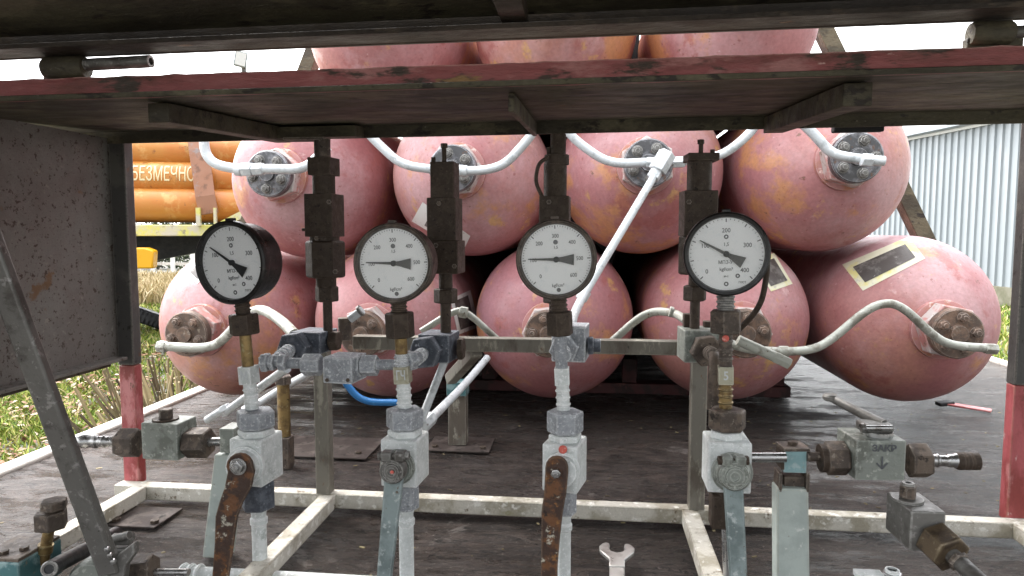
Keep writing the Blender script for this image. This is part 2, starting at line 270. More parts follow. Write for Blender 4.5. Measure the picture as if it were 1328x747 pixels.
# glass of the gauges
def glass():
    m = bpy.data.materials.new("gauge_glass"); m.use_nodes = True; t = m.node_tree; t.nodes.clear()
    o = t.nodes.new("ShaderNodeOutputMaterial"); mx = t.nodes.new("ShaderNodeMixShader"); tr = t.nodes.new("ShaderNodeBsdfTransparent")
    gl = t.nodes.new("ShaderNodeBsdfGlossy"); gl.inputs['Roughness'].default_value = .12; mx.inputs[0].default_value = .035
    t.links.new(tr.outputs[0], mx.inputs[1]); t.links.new(gl.outputs[0], mx.inputs[2]); t.links.new(mx.outputs[0], o.inputs[0]); return m
M['glass'] = glass()
def deck_mat():
    m = bpy.data.materials.new("worn_wet_deck"); m.use_nodes = True; t = m.node_tree; N = t.nodes; L = t.links; bs = N['Principled BSDF']
    tcn = N.new("ShaderNodeTexCoord")
    def mapn(s, rot=0):
        mp = N.new("ShaderNodeMapping"); mp.inputs['Scale'].default_value = s; mp.inputs['Rotation'].default_value = (0, 0, rot); L.new(tcn.outputs['Object'], mp.inputs[0]); return mp
    def noise(mp, s, d=8, rg=.65, dist=0):
        n = N.new("ShaderNodeTexNoise"); n.inputs['Scale'].default_value = s; n.inputs['Detail'].default_value = d; n.inputs['Roughness'].default_value = rg
        n.inputs['Distortion'].default_value = dist; L.new(mp.outputs[0], n.inputs['Vector']); return n
    def mr(src, a, b, c=0, d=1):
        r = N.new("ShaderNodeMapRange"); r.inputs[1].default_value = a; r.inputs[2].default_value = b; r.inputs[3].default_value = c; r.inputs[4].default_value = d
        r.interpolation_type = 'SMOOTHSTEP'; L.new(src, r.inputs[0]); return r.outputs[0]
    def mix(f, a, b):
        x = N.new("ShaderNodeMix"); x.data_type = 'RGBA'; L.new(f, x.inputs[0])
        for k, v in ((6, a), (7, b)):
            if isinstance(v, tuple): x.inputs[k].default_value = (*v, 1)
            else: L.new(v, x.inputs[k])
        return x.outputs[2]
    g1 = mapn((1, 3.0, 1), R(-9)); g2 = mapn((1, 1, 1)); g3 = mapn((1, 4, 1), R(7))
    streak = noise(g1, 9, 10, .72, 1.6); fine = noise(g3, 38, 9, .78, .8); big = noise(g2, 2.6, 6); grit = noise(g2, 130, 5, .7)
    c = mix(mr(streak.outputs['Fac'], .42, .58), (.026, .017, .013), (.078, .054, .043))
    c = mix(mr(big.outputs['Fac'], .42, .62), c, mix(mr(fine.outputs['Fac'], .35, .65), (.030, .022, .018), (.112, .086, .074)))
    c = mix(mr(grit.outputs['Fac'], .60, .66), c, (.25, .215, .19)); c = mix(mr(noise(g3, 90, 6, .7).outputs['Fac'], .56, .62), c, (.018, .013, .011))
    c = mix(mr(noise(g1, 5, 9, .8, 1.2).outputs['Fac'], .585, .60), c, (.020, .015, .013))
    c = mix(mr(noise(g2, 3.3, 10, .7, .5).outputs['Fac'], .60, .62), c, (.17, .145, .13))
    ck = noise(g1, 6, 4, .6, 1.6); a1 = N.new("ShaderNodeMath"); a1.operation = 'SUBTRACT'; a1.inputs[1].default_value = .5; L.new(ck.outputs['Fac'], a1.inputs[0])
    a2 = N.new("ShaderNodeMath"); a2.operation = 'ABSOLUTE'; L.new(a1.outputs[0], a2.inputs[0])
    crk = mr(a2.outputs[0], .003, .012, 0, 1); c = mix(crk, (.010, .008, .007), c)
    L.new(c, bs.inputs['Base Color'])
    sx = N.new("ShaderNodeSeparateXYZ"); L.new(tcn.outputs['Object'], sx.inputs[0])
    w1 = mr(sx.outputs[0], .35, 1.25); w2 = N.new("ShaderNodeMath"); w2.operation = 'MULTIPLY_ADD'; L.new(w1, w2.inputs[0]); w2.inputs[1].default_value = .10
    L.new(noise(g1, 4, 9, .75).outputs['Fac'], w2.inputs[2]); L.new(mr(w2.outputs[0], .38, .60, .58, .17), bs.inputs['Roughness'])
    ad0 = N.new("ShaderNodeMath"); ad0.operation = 'MULTIPLY_ADD'; L.new(fine.outputs['Fac'], ad0.inputs[0]); ad0.inputs[1].default_value = .45; L.new(streak.outputs['Fac'], ad0.inputs[2])
    ad = N.new("ShaderNodeMath"); ad.operation = 'MULTIPLY_ADD'; L.new(crk, ad.inputs[0]); ad.inputs[1].default_value = .35; L.new(ad0.outputs[0], ad.inputs[2])
    b = N.new("ShaderNodeBump"); b.inputs['Strength'].default_value = 1.0; b.inputs['Distance'].default_value = .018; L.new(ad.outputs[0], b.inputs['Height'])
    L.new(b.outputs[0], bs.inputs['Normal']); return m
M['deck'] = deck_mat()
M['ground'] = material("gravelly_yard_soil", (.16, .155, .145), .9, 0, [((.11, .12, .07), 1.1, .55, .08, 9), ((.24, .23, .21), 3, .57, .06, 9), ((.12, .10, .07), 7, .62, .05, 9)], bump=.8, bscale=14, bdist=.05, spec=.1)
def blade_mat(name, stops):
    m = bpy.data.materials.new(name); m.use_nodes = True; t = m.node_tree; bs = t.nodes['Principled BSDF']
    g = t.nodes.new("ShaderNodeNewGeometry"); r = t.nodes.new("ShaderNodeValToRGB"); e = r.color_ramp.elements
    e[0].position = stops[0][0]; e[0].color = (*stops[0][1], 1); e[1].position = stops[-1][0]; e[1].color = (*stops[-1][1], 1)
    for p, c in stops[1:-1]: k = e.new(p); k.color = (*c, 1)
    t.links.new(g.outputs['Random Per Island'], r.inputs[0]); t.links.new(r.outputs[0], bs.inputs['Base Color'])
    bs.inputs['Roughness'].default_value = .7; bs.inputs['Specular IOR Level'].default_value = .25; return m
M['grass'] = blade_mat("grass_blades", [(0, (.05, .09, .012)), (.35, (.14, .22, .03)), (.6, (.26, .31, .05)), (.85, (.36, .32, .10)), (1, (.44, .36, .19))])
M['leaf'] = blade_mat("dry_leaves", [(0, (.10, .05, .03)), (.35, (.24, .12, .07)), (.7, (.36, .25, .17)), (1, (.50, .42, .34))])
M['straw'] = blade_mat("dry_stalks", [(0, (.06, .045, .03)), (.5, (.17, .14, .08)), (1, (.36, .30, .17))])

M['drystraw'] = blade_mat("pale_dry_grass", [(0, (.24, .20, .09)), (.5, (.42, .34, .19)), (1, (.58, .48, .32))])
# ================================================================= SETTING
GZ, DZ = -1.5, -.545
def sheet(x0, x1, y0, y1, z, nx=1, ny=1):
    mb = MB(); vs = [(x0+(x1-x0)*i/nx, y0+(y1-y0)*j/ny, z) for j in range(ny+1) for i in range(nx+1)]
    return mb.add(vs, [(j*(nx+1)+i, j*(nx+1)+i+1, (j+1)*(nx+1)+i+1, (j+1)*(nx+1)+i) for j in range(ny) for i in range(nx)])
tag(mk('ground', sheet(-400, 400, -400, 400, GZ, 2, 2), M['ground']), None, None, kind='structure')
# deck: a thick slab with a slightly uneven top
def deck():
    mb = MB(); nx, ny = 90, 110; x0, x1, y0, y1 = -1.295, 1.68, -.6, 5.2
    vs = []
    for j in range(ny+1):
        for i in range(nx+1):
            x = x0+(x1-x0)*i/nx; y = y0+(y1-y0)*j/ny
            z = DZ + .0035*mnoise.noise(Vector((x*3, y*9, 0)))
            vs.append((x, y, z))
    mb.add(vs, [(j*(nx+1)+i, j*(nx+1)+i+1, (j+1)*(nx+1)+i+1, (j+1)*(nx+1)+i) for j in range(ny) for i in range(nx)])
    mb.box(((x0+x1)/2, (y0+y1)/2, DZ-.06), (x1-x0, y1-y0, .09))
    return mb
tag(mk('deck', deck(), M['deck'], origin=Vector((0, 0, DZ))), None, None, kind='structure')
eb = MB().box((-1.322, 2.3, DZ-.035), (.05, 5.8, .09)); eb.box((1.707, 2.3, DZ-.035), (.05, 5.8, .09))
tag(mk('deck_edging', eb, M['wood_edge'], bevel=.006), None, None, kind='structure')

# ----- grass, leaves, dry stalks
def blades(n, area, h, wd, lean=.5):
    mb = MB(); vs = []; fs = []
    for i in range(n):
        x, y = area()
        a = random.uniform(0, 6.283); hh = h*random.uniform(.5, 1.3); ww = wd*random.uniform(.6, 1.3)*(1+y*.12)
        dx, dy = math.cos(a)*ww, math.sin(a)*ww; lx, ly = random.gauss(0, lean)*hh, random.gauss(0, lean)*hh
        b = len(vs)
        vs += [(x-dx, y-dy, GZ), (x+dx, y+dy, GZ), (x+lx*.4+dx*.7, y+ly*.4+dy*.7, GZ+hh*.6), (x+lx*.4-dx*.7, y+ly*.4-dy*.7, GZ+hh*.6), (x+lx, y+ly, GZ+hh)]
        fs += [(b, b+1, b+2, b+3), (b+3, b+2, b+4)]
    return mb.add(vs, fs)
def left_area():
    while True:
        y = 2.2 + 14*random.random()**1.6; px = random.uniform(-60, 300)
        x = U(px, 400, y).x
        if x < -1.4:
            n = mnoise.noise(Vector((x*1.3, y*1.3, 2)))
            if n > -.25 or random.random() < .35: return x, y
def right_area():
    y = 5.6 + 11*random.random()**1.4; return U(random.uniform(1150, 1345), 400, y).x, y
gm = blades(52000, left_area, .075, .0045, .6)
g2 = blades(7000, right_area, .11, .006, .5); gm.add(g2.v, g2.f)
tag(mk('grass', gm, M['grass'], smooth=0), "short green and yellowing grass beyond the deck", "grass", kind='stuff')
def far_area():
    y = random.uniform(13, 19); return U(random.uniform(150, 320), 350, y).x, y
tag(mk('dry_grass', blades(9000, far_area, .34, .010, .35), M['drystraw'], smooth=0), "tall straw coloured dry grass under the truck trailer", "dry grass", kind='stuff')
def leaves(n):
    mb = MB(); vs = []; fs = []
    for i in range(n):
        y = 2.4 + 6*random.random(); x = U(random.uniform(-40, 260), 450, y).x
        if x > -1.4: continue
        if mnoise.noise(Vector((x*1.1+5, y*1.1, 7))) < -.02 and random.random() < .75: continue
        a = random.uniform(0, 6.28); s_ = random.uniform(.014, .034); m = (Matrix.Rotation(a, 3, 'Z') @ Matrix.Rotation(random.gauss(0, .45), 3, 'X') @ Matrix.Rotation(random.gauss(0, .4), 3, 'Y'))
        o = Vector((x, y, GZ+random.uniform(.03, .085))); b = len(vs)
        for px, py, pz in ((-1, 0, 0), (-.4, .5, .15), (.4, .42, .1), (1, 0, -.1), (.4, -.45, .12), (-.4, -.5, .1)): vs.append(o + m @ Vector((px*s_, py*s_, pz*s_)))
        fs.append(tuple(range(b, b+6)))
    return mb.add(vs, fs)
tag(mk('fallen_leaves', leaves(4000), M['leaf'], smooth=0), "pale brown fallen leaves scattered on the grass by the deck", "leaves", kind='stuff')
# a heap of dead stalks beside the deck
def heap():
    mb = MB()
    for i in range(360):
        p = U(random.gauss(232, 15), 500, random.uniform(3.0, 3.6)); base = Vector((min(p.x, -1.36), p.y, GZ))
        t = base + Vector((random.gauss(0, .22), random.gauss(0, .15), random.uniform(.4, .84)))
        mid = (base+t)/2 + Vector((random.gauss(0, .04), random.gauss(0, .04), .04))
        mb.tube([base, mid, t], random.uniform(.0025, .0075), n=4, sub=2)
    return mb
tag(mk('dry_stalks', heap(), M['straw'], smooth=0), "tangled heap of dead stalks beside the left deck edge", "stalks", kind='stuff')
# small scrap tyre heap behind left post
tp = U(194, 418, 9.6)
ty = thing('old_tyre', (tp.x, tp.y, GZ), "old black tyre lying in the grass behind the left post", "tyre")
mb = MB().lathe([(.17,-.08),(.29,-.1),(.33,-.06),(.345,0),(.33,.06),(.29,.1),(.17,.08),(.20,0),(.17,-.08)], (tp.x, tp.y, GZ+.22), (.35, .3, 1), 36)
for k in range(36):
    a = k*math.pi/18; m_ = basis(Vector((.35,.3,1)))
    mb.box(Vector((tp.x, tp.y, GZ+.22)) + m_ @ Vector((.343*math.cos(a), .343*math.sin(a), 0)), (.016, .03, .15), m_ @ Matrix.Rotation(a, 3, 'Z'))
mk('tread', mb, M['understeel'], ty)
mk('rim', MB().lathe([(0,-.02),(.15,-.03),(.175,-.07),(.18,-.07),(.18,.07),(.175,.07),(.15,-.0),(0,.0)], (tp.x, tp.y, GZ+.22), (.35, .3, 1), 28), M['greysteel'], ty)

# ----- corrugated shed on the right
def shed():
    a = U(1120, 385, 19.); b = U(1380, 385, 13.2)
    a.z = b.z = GZ
    d = (b-a); d.z = 0; L = d.length; d.normalize(); nrm = Vector((d.y, -d.x, 0))
    if nrm.y > 0: nrm = -nrm
    rt = thing('corrugated_shed', a, "long shed clad in pale blue corrugated sheet behind the right post", "shed")
    z0, z1 = GZ+.42, GZ+3.66
    pts = []; x = 0; i = 0; pitch = .20; prof = [(0, 0), (.085, 0), (.105, .035), (.165, .035), (.185, 0)]
    while x < L:
        for u, v in prof: pts.append((x+u*pitch/.2, v))
        x += pitch
    vs = []; fs = []
    for u, v in pts:
        p = a + d*u + nrm*v; vs += [(p.x, p.y, z0), (p.x, p.y, z1)]
    # back skin gives the wall thickness
    for i in range(len(pts)-1): fs.append((2*i, 2*i+2, 2*i+3, 2*i+1))
    mb = MB().add(vs, fs); mb.box((a+b)/2 - nrm*.06 + Vector((0, 0, (z0+z1)/2-GZ)), (L, .06, z1-z0), Matrix((d, -nrm, Vector((0,0,1)))).transposed())
    mk('wall', mb, M['sheet'], rt, smooth=20)
    mm = Matrix((d, -nrm, Vector((0,0,1)))).transposed()
    mk('plinth', MB().box((a+b)/2 - nrm*.02 + Vector((0, 0, .21)), (L, .22, .42), mm), M['concrete'], rt)
    mk('roof', MB().box((a+b)/2 - nrm*2.6 + Vector((0, 0, z1-GZ-.10)), (L+.4, 5.8, .05), mm @ Matrix.Rotation(R(-3), 3, 'X')), M['sheet'], rt)
    mk('fascia', MB().box((a+b)/2 + nrm*.06 + Vector((0, 0, z1-GZ+.012)), (L+.1, .06, .10), mm), M['label_white'], rt)
shed()

# ----- truck trailer with orange vessels
def truck():
    ang = R(17); o = U(235, 300, 8.8); d = Vector((math.cos(ang), math.sin(ang), 0)); n = Vector((math.sin(ang), -math.cos(ang), 0))
    m3 = Matrix((d, -n, Vector((0,0,1)))).transposed()
    rt = thing('flatbed_trailer', (o.x, o.y, GZ), "yellow flatbed trailer carrying orange gas vessels beyond the grass", "trailer")
    def zz(py): return U(235, py, 8.8).z
    P = lambda u, v, z: Vector((o.x, o.y, 0)) + d*u - n*v + Vector((0, 0, z))
    zb = zz(293)
    mk('side_beam', MB().box(P(-.5, 0, zb-.06), (9, .12, .15), m3), M['yellow'], rt, bevel=.01)
    mk('bed', MB().box(P(-.5, 1.1, zb-.01), (9, 2.1, .06), m3), M['understeel'], rt)
    fr = MB(); 
    for v in (.6, 1.5): fr.box(P(-.5, v, zb-.22), (9, .1, .22), m3)
    fr.extr([(-5, 0), (3.2, 0), (3.2, -.12), (.6, -.12), (-.4, -.32), (-1.3, -.52), (-5, -.52)], .5, P(0, .5, zb-.14), Matrix((d, Vector((0,0,1)), -n)).transposed())
    mk('chassis', fr, M['understeel'], rt)
    for u in (-4.2, -3.0, 2.9, 4.0):
        for v in (.25, 1.9):
            wq = mk('wheel', MB().lathe([(0,-.12),(.26,-.12),(.30,-.13),(.48,-.12),(.5,-.06),(.5,.06),(.48,.12),(.3,.13),(.26,.12),(0,.12)], P(u, v, GZ+.5), n, 28), M['understeel'], rt)
            mk('hub', MB().lathe([(0,-.16),(.10,-.16),(.14,-.12),(.25,-.11),(.25,.125),(.14,.13),(.10,.17),(0,.17)], P(u, v, GZ+.5), n, 20), M['yellow'], wq)
    # lamp box under the bed
    mk('amber_lamp_box', MB().extr([(-.16, -.13), (.16, -.13), (.18, .10), (.08, .14), (-.18, .14)], .2, P(-.44, -.12, zz(334)), Matrix((d, Vector((0,0,1)), n)).transposed()), M['cab'], rt, bevel=.02)
    # posts and braces of the bed
    mk('stake_pocket', MB().box(P(.25, -.1, zb+.12), (.05, .08, .24), m3), M['yellow'], rt)
    mk('stake_pocket', MB().box(P(.46, -.1, zb+.12), (.03, .08, .24), m3), M['yellow'], rt)
    mk('brace', MB().bar(P(.55, -.12, zb+.02), P(1.3, -.12, zb+.42), .05, .09), M['yellow'], rt)
    r = .235; dz = .37
    zs = zb + r + .045
    gi = 0
    labels = {0: "orange vessel resting on the trailer bed at the bottom of the stack", 1: "orange vessel painted with cream letters in the middle of the stack", 2: "topmost visible orange vessel of the trailer stack"}
    for row in range(3):
        for k in range(2 if row else 3):
            v = .25 + k*.47 + (row % 2)*.0 + row*.12
            if k > 0: continue
            c0 = P(-5, v, zs+row*dz); c1 = P(3.4, v, zs+row*dz); L = (c1-c0).length
            t = thing('gas_vessel', c0, labels[row], "gas vessel", "orange vessels stacked on the trailer")
            mk('shell', MB().lathe([(0,-.22),(.06,-.2),(.12,-.17),(.19,-.09),(r,0),(r,L),(.19,L+.09),(.12,L+.17),(.06,L+.2),(0,L+.22)], c0, c1-c0, 40), M['orange'], t)
            if row == 1:
                mt = Matrix((d, Vector((0,0,1)), n)).transposed()
                # cream letters follow the curved shell
                tb = text_mb("БЕЗМЕЧНО", .29, Vector((0,0,0)), Matrix.Identity(3), .002, .50, 0)
                cx = U(203, 215, 8.6); uc = (cx-P(0,0,0)).dot(d); 
                import bmesh
                bm = bmesh.new(); bv_ = [bm.verts.new(q) for q in tb.v]
                for f_ in tb.f:
                    try: bm.faces.new([bv_[i_] for i_ in f_])
                    except ValueError: pass
                for h_ in range(-16, 17):       # cut into narrow bands so the letters bend with the shell
                    bmesh.ops.bisect_plane(bm, geom=bm.verts[:]+bm.edges[:]+bm.faces[:], plane_co=(0, h_*.009+.0013, 0), plane_no=(0, 1, 0))
                bm.verts.index_update(); tb = MB().add([v_.co.copy() for v_ in bm.verts], [tuple(v_.index for v_ in f_.verts) for f_ in bm.faces]); bm.free()
                vs = []
                for p in tb.v:
                    a = (p.y+.045)/r; rr = r+.004+p.z
                    vs.append(P(uc+p.x, v, zs+row*dz) + Vector((0,0,rr*math.sin(a))) + n*(rr*math.cos(a)))
                tb.v = vs; mk('lettering', tb, M['cream'], t, smooth=0)
    # rusty strap over the stack
    st = MB(); a0 = P(.38, .0, zs+.1)
    prev = None; pts = []
    for row in range(3):
        v = .25+row*.12
        for a in (-50, -20, 10, 40, 60):
            pts.append(P(.42-row*.05-.0*a, v, zs+row*dz) + Vector((0,0,(r+.03)*math.sin(R(a)))) + n*((r+.03)*math.cos(R(a))))
    pts = [P(.37, -.06, zs-.12), P(.33, -.05, zs+.12), P(.29, .02, zs+.4), P(.23, .11, zs+.75), P(.19, .22, zs+1.05)]
    for p, q in zip(pts, pts[1:]):
        st.bar(p, q+(q-p)*.03, .25, .02, up=n)
    s = mk('tie_strap', st, M['strap'], rt, bevel=.004)
truck()
# fence far behind the trailer
fo = U(150, 340, 21); ff = thing('post_fence', (fo.x, fo.y, GZ), "low pale post and rail fence far behind the trailer", "fence")
fb = MB()
for i in range(9):
    p = U(120+i*26, 340, 21); fb = MB().box((p.x, p.y, GZ+.65), (.10, .10, 1.3)); mk('post', fb, M['label_white'], ff)
fb = MB(); a = U(110, 340, 21.1); b = U(340, 340, 21.1)
for z in (.45, .95): fb.bar((a.x, a.y, GZ+z), (b.x, b.y, GZ+z), .04, .09)
mk('rail', fb, M['wood_edge'], ff)
# dark shrubs behind the fence
def shrub(px, Y, r, lab):
    p = U(px, 340, Y); t = thing('shrub', (p.x, p.y, GZ), lab, "shrub", "shrubs behind the far fence")
    tr = MB(); 
    for k in range(7): tr.tube([(p.x, p.y, GZ), (p.x+random.gauss(0,.2), p.y, GZ+.6), (p.x+random.gauss(0,.6), p.y+random.gauss(0,.3), GZ+r*1.1)], .03, 5, 3)
    mk('stem', tr, M['bark'], t, smooth=0)
    vs = []; fs = []
    for i in range(2600):
        dv = Vector((random.gauss(0,1), random.gauss(0,.7), random.gauss(0,.8))); dv.normalize(); rr = r*random.random()**.4*(.8+.45*mnoise.noise(dv*2+Vector((px,0,0))))
        c = Vector((p.x, p.y, GZ+r*.75)) + dv*rr
        if c.z < GZ+.05: continue
        a = random.uniform(0, 6.28); u_ = Vector((math.cos(a), random.uniform(-.5,.5), math.sin(a)))*.06; w_ = Vector((-math.sin(a), random.uniform(-.5,.5), math.cos(a)))*.035
        b = len(vs); vs += [c-u_, c+w_, c+u_, c-w_]; fs.append((b, b+1, b+2, b+3))
    mk('foliage', MB().add(vs, fs), M['shrubleaf'], t, smooth=0)
M['shrubleaf'] = blade_mat("shrub_leaves", [(0, (.02, .03, .02)), (.5, (.045, .06, .03)), (1, (.09, .11, .05))])
shrub(262, 24, 1.5, "dark shrub behind the far fence, right of the amber lamp box")
shrub(310, 25, 1.7, "dark shrub behind the far fence, nearest the pink cylinders")
shrub(205, 26, 1.3, "dark shrub behind the far fence, nearest the left post")
shrub(1300, 12.5, .0001, "x") if False else None

# ================================================================= PINK CYLINDERS
CR, CYH = .226, 2.0
def make_cylinder(x, z, kind, label, group):
    rt = thing('gas_cylinder', (x, CYH, z), label, "gas cylinder", group)
    o = Vector((x, CYH, z)); D = Vector((0, -1, 0))
    prof = [(0, -2.9), (.1, -2.88), (CR*.8, -2.8), (CR, -2.65), (CR, 0)]
    for k in range(1, 21):
        a = R(k*3.9); prof.append((CR*math.cos(a), CR*math.sin(a)))
    prof += [(.043, CR*.99), (.043, CR*1.04)]
    mk('shell', MB().lathe(prof, o, D, 72), M['pink'], rt, smooth=60)
    mk('collar', MB().lathe([(.070, CR-.020), (.073, CR-.008), (.072, CR+.004), (.064, CR+.008), (.05, CR+.009)], o, D, 40), M['pink_trim'], rt)
    rot = random.uniform(0, 1)
    nb = MB().hexn(o+D*(CR+.002), o+D*(CR+.046), .069, rot=rot, ch=.06)
    mk('neck_nut', nb, M['nut_pale'], rt, bevel=.0015)
    fl = M['flange_rust' if kind == 'rusty' else 'flange_grey']
    f = mk('flange', MB().lathe([(0, 0), (.056, 0), (.059, .003), (.059, .025), (.056, .028), (.021, .028), (.019, .038), (0, .038)], o+D*(CR+.046), D, 40), fl, rt)
    for k in range(5):
        a = rot + k*2*math.pi/5 + .5; c = o + D*(CR+.074) + Vector((math.cos(a)*.039, 0, math.sin(a)*.039))
        b = MB().lathe([(0,0),(.0135,0),(.0135,.002),(0,.002)], c-D*.001, D, 16); b.hexn(c+D*.001, c+D*.010, .0115, rot=a); b.cyl(c+D*.010, c+D*.015, .006, 10)
        mk('bolt', b, fl if kind == 'rusty' else M['greysteel'], f, bevel=.0006)
    return rt
names_l = ["pink gas cylinder at the left end of the bottom row, with a rust brown flange",
 "pink gas cylinder second from left in the bottom row, behind the cube fittings",
 "middle pink gas cylinder of the bottom row, behind the third gauge",
 "orange stained pink gas cylinder fourth in the bottom row, behind the fourth gauge",
 "pink gas cylinder at the right end of the bottom row with a yellow bordered label"]
names_u = ["pink gas cylinder at the left end of the second row, above the first gauge",
 "pink gas cylinder second from left in the second row, with a torn diamond label",
 "pink gas cylinder third in the second row, where the diagonal tube starts",
 "pink gas cylinder at the right end of the second row, beside the corrugated shed"]
names_t = ["left one of the three top row pink cylinders seen through the slot",
 "middle one of the three top row pink cylinders seen through the slot", "right one of the three top row pink cylinders seen through the slot"]
GX = .476; X0 = -1.05; ZL, ZU, ZT = -.257, .155, .567
CYL = {}
TILT = .017
for i in range(5): CYL['L%d' % i] = (X0+GX*i, ZL+TILT*(X0+GX*i+.3)); make_cylinder(X0+GX*i, CYL['L%d' % i][1], 'rusty', names_l[i], "pink gas cylinders stacked on the deck")
for i in range(4): CYL['U%d' % i] = (X0+GX*(i+.5), ZU+TILT*(X0+GX*(i+.5)+.3)); make_cylinder(X0+GX*(i+.5), CYL['U%d' % i][1], 'grey', names_u[i], "pink gas cylinders stacked on the deck")
for i in range(3): CYL['T%d' % i] = (X0+GX*(i+1), ZT); make_cylinder(X0+GX*(i+1), ZT, 'grey', names_t[i], "pink gas cylinders stacked on the deck")
CYLOBJ = {}
for o in list(sc.objects):
    if o.type == 'EMPTY' and o.name.startswith('gas_cylinder'):
        for k, (x, z) in CYL.items():
            if abs(o.location.x-x) < .01 and abs(o.location.z-z) < .01: CYLOBJ[k] = o
# labels stuck on the domes
def onshell(px, py, key, off):
    x, z = CYL[key]; d = ray(px, py); c = Vector((x, CYH, z)); r = CR+off
    b = d.dot(c); q = b*b - c.dot(c) + r*r
    if q < 0: q = 0
    h = d*(b-math.sqrt(q))
    if h.y > CYH:
        A = d.x**2+d.z**2; B = d.x*x+d.z*z; C = x*x+z*z-r*r; q = max(B*B-A*C, 0); h = d*((B-math.sqrt(q))/A)
    return h
def patch(key, cs, off, name, mat_, parent, n=10):
    vs = []; 
    for j in range(n+1):
        for i in range(n+1):
            u, v = i/n, j/n
            p = [(cs[0][k]*(1-u)+cs[1][k]*u)*(1-v) + (cs[3][k]*(1-u)+cs[2][k]*u)*v for k in (0, 1)]
            vs.append(onshell(p[0], p[1], key, off))
    mb = MB().add(vs, [(j*(n+1)+i, j*(n+1)+i+1, (j+1)*(n+1)+i+1, (j+1)*(n+1)+i) for j in range(n) for i in range(n)])
    return mk(name, mb, mat_, parent)
def shrinkq(cs, a=.14, b=.2):
    def q(u, v): return tuple((cs[0][k]*(1-u)+cs[1][k]*u)*(1-v) + (cs[3][k]*(1-u)+cs[2][k]*u)*v for k in (0, 1))
    return [q(a, b), q(1-a, b), q(1-a, 1-b), q(a, 1-b)]
for key, cs, mt, a, b in (("L4", [(1092,343),(1178,307),(1200,335),(1119,377)], 'label_pale', .10, .20),
                      ("L3", [(975,338),(1004,328),(1028,368),(1000,378)], 'label_pale', .12, .14),
                      ("L1", [(584,388),(610,376),(622,424),(594,434)], 'label_white', .16, .10),
                      ("U1", [(534,287),(548,262),(610,306),(600,327)], 'label_white', .14, .22),
                      ("L0", [(240,352),(254,338),(270,352),(256,368)], 'label_white', .2, .2)):
    p = patch(key, cs, .0012, 'label_sticker', M[mt], CYLOBJ[key])
    patch(key, shrinkq(cs, a, b), .0024, 'label_panel', M['label_dark'], p)

# rack that carries the cylinders
rk = thing('cylinder_rack', (0, 2.4, DZ), "dark red steel rack with slanting side struts holding the pink cylinders", "rack")
for y in (2.35, 4.2):
    mk('base_beam', MB().box((-.09, y, DZ+.020), (1.5, .07, .036)), M['darkred'], rk, bevel=.003)
    for s_, xb, xt in ((-1, -1.36, -.76), (1, 1.18, .56)):
        pass
for y in (2.45, 4.1):
    zb, zt = DZ, .80
    for A, B in (((1193, 300), (1068, 40)), ((322, 292), (410, 62))):
        a = U(*A, y if y < 3 else 2.45); b = U(*B, y if y < 3 else 2.45)
        d = (b-a)/(b.z-a.z); a2 = a + d*(-.24-a.z); b2 = a + d*(zt-a.z); a2.y = b2.y = y
        mk('strut', MB().bar(a2, b2, .05, .055, up=Vector((0,1,0))), M['brownsteel'], rk, bevel=.003)
mk('rear_tie', MB().box((-.09, 2.45, -.26), (2.1, .045, .05)), M['brownsteel'], rk)
for x_ in (-.86, .66): mk('upright', MB().box((x_, 2.50, (-.29+DZ)/2), (.04, .04, -.29-DZ)), M['brownsteel'], rk)
for k_ in (0, 1): mk('added_gap_strip', MB().box((X0+GX*(k_+1.5), 2.36, .62), (.034, .05, .34)), M['understeel'], rk)  # dark strips added to black out the sky between the top cylinders
mk('added_back_sheet', MB().box((-.09, 4.98, (DZ+.62)/2), (2.2, .03, .62-DZ)), M['understeel'], rk, bevel=.003)  # unseen dark sheet added behind the cylinders so the gaps stay black
for i in range(6): mk('chock', MB().box((X0+GX*(i-.5), 2.35, DZ+.0795), (.05, .06, .082)), M['darkred'], rk, bevel=.004)

# ================================================================= CABINET (posts, shelf, side panel, lid)
cb = thing('steel_cabinet', (0, 1.28, DZ), "open front steel cabinet frame with red posts, brown shelf and raised lid", "cabinet")
YP = 1.30
ZTOP = .176
pL0, pL1 = U(150, 300, YP).x, U(187, 300, YP).x
def post_x(side):
    if side < 0: return U(163, 300, YP).x, U(189, 560, YP).x
xl = U(162, 320, YP).x; xr = U(1334, 320, YP).x
def post(x, lab_side):
    wd = .034
    zsplit = U(171, 472, YP).z
    up = MB().box((x, YP, (ZTOP+.018+zsplit)/2), (wd, .026, ZTOP+.018-zsplit))
    o1 = mk('post', up, M['darkpost'], cb, bevel=.002)
    lo = MB().box((x, YP, (zsplit-.001+DZ+.03)/2), (wd*.97, .025, zsplit-.001-DZ-.03))
    o2 = mk('post_foot', lo, M['red'], o1, bevel=.002)
post(xl, -1); post(xr, 1)
# side panel on the left
Xp = xl - .016
z0, z1 = U(165, 463, YP).z, ZTOP+.006
pn = MB().box((Xp-.004, (YP+.11)/2+.006, (z0+z1)/2), (.006, YP-.11+.012, z1-z0))
mk('side_panel', pn, M['panel'], cb)
mk('panel_flange', MB().box((Xp+.014, (YP+.11)/2-.010, z0+.003), (.030, YP-.14, .006)), M['panel'], cb, bevel=.001)
mk('panel_flange', MB().box((Xp-.012, (YP+.11)/2-.010, z0-.006), (.010, YP-.14, .018)), M['brownsteel'], cb, bevel=.001)
# right side panel, mostly outside the view
pr_x = xr + .05
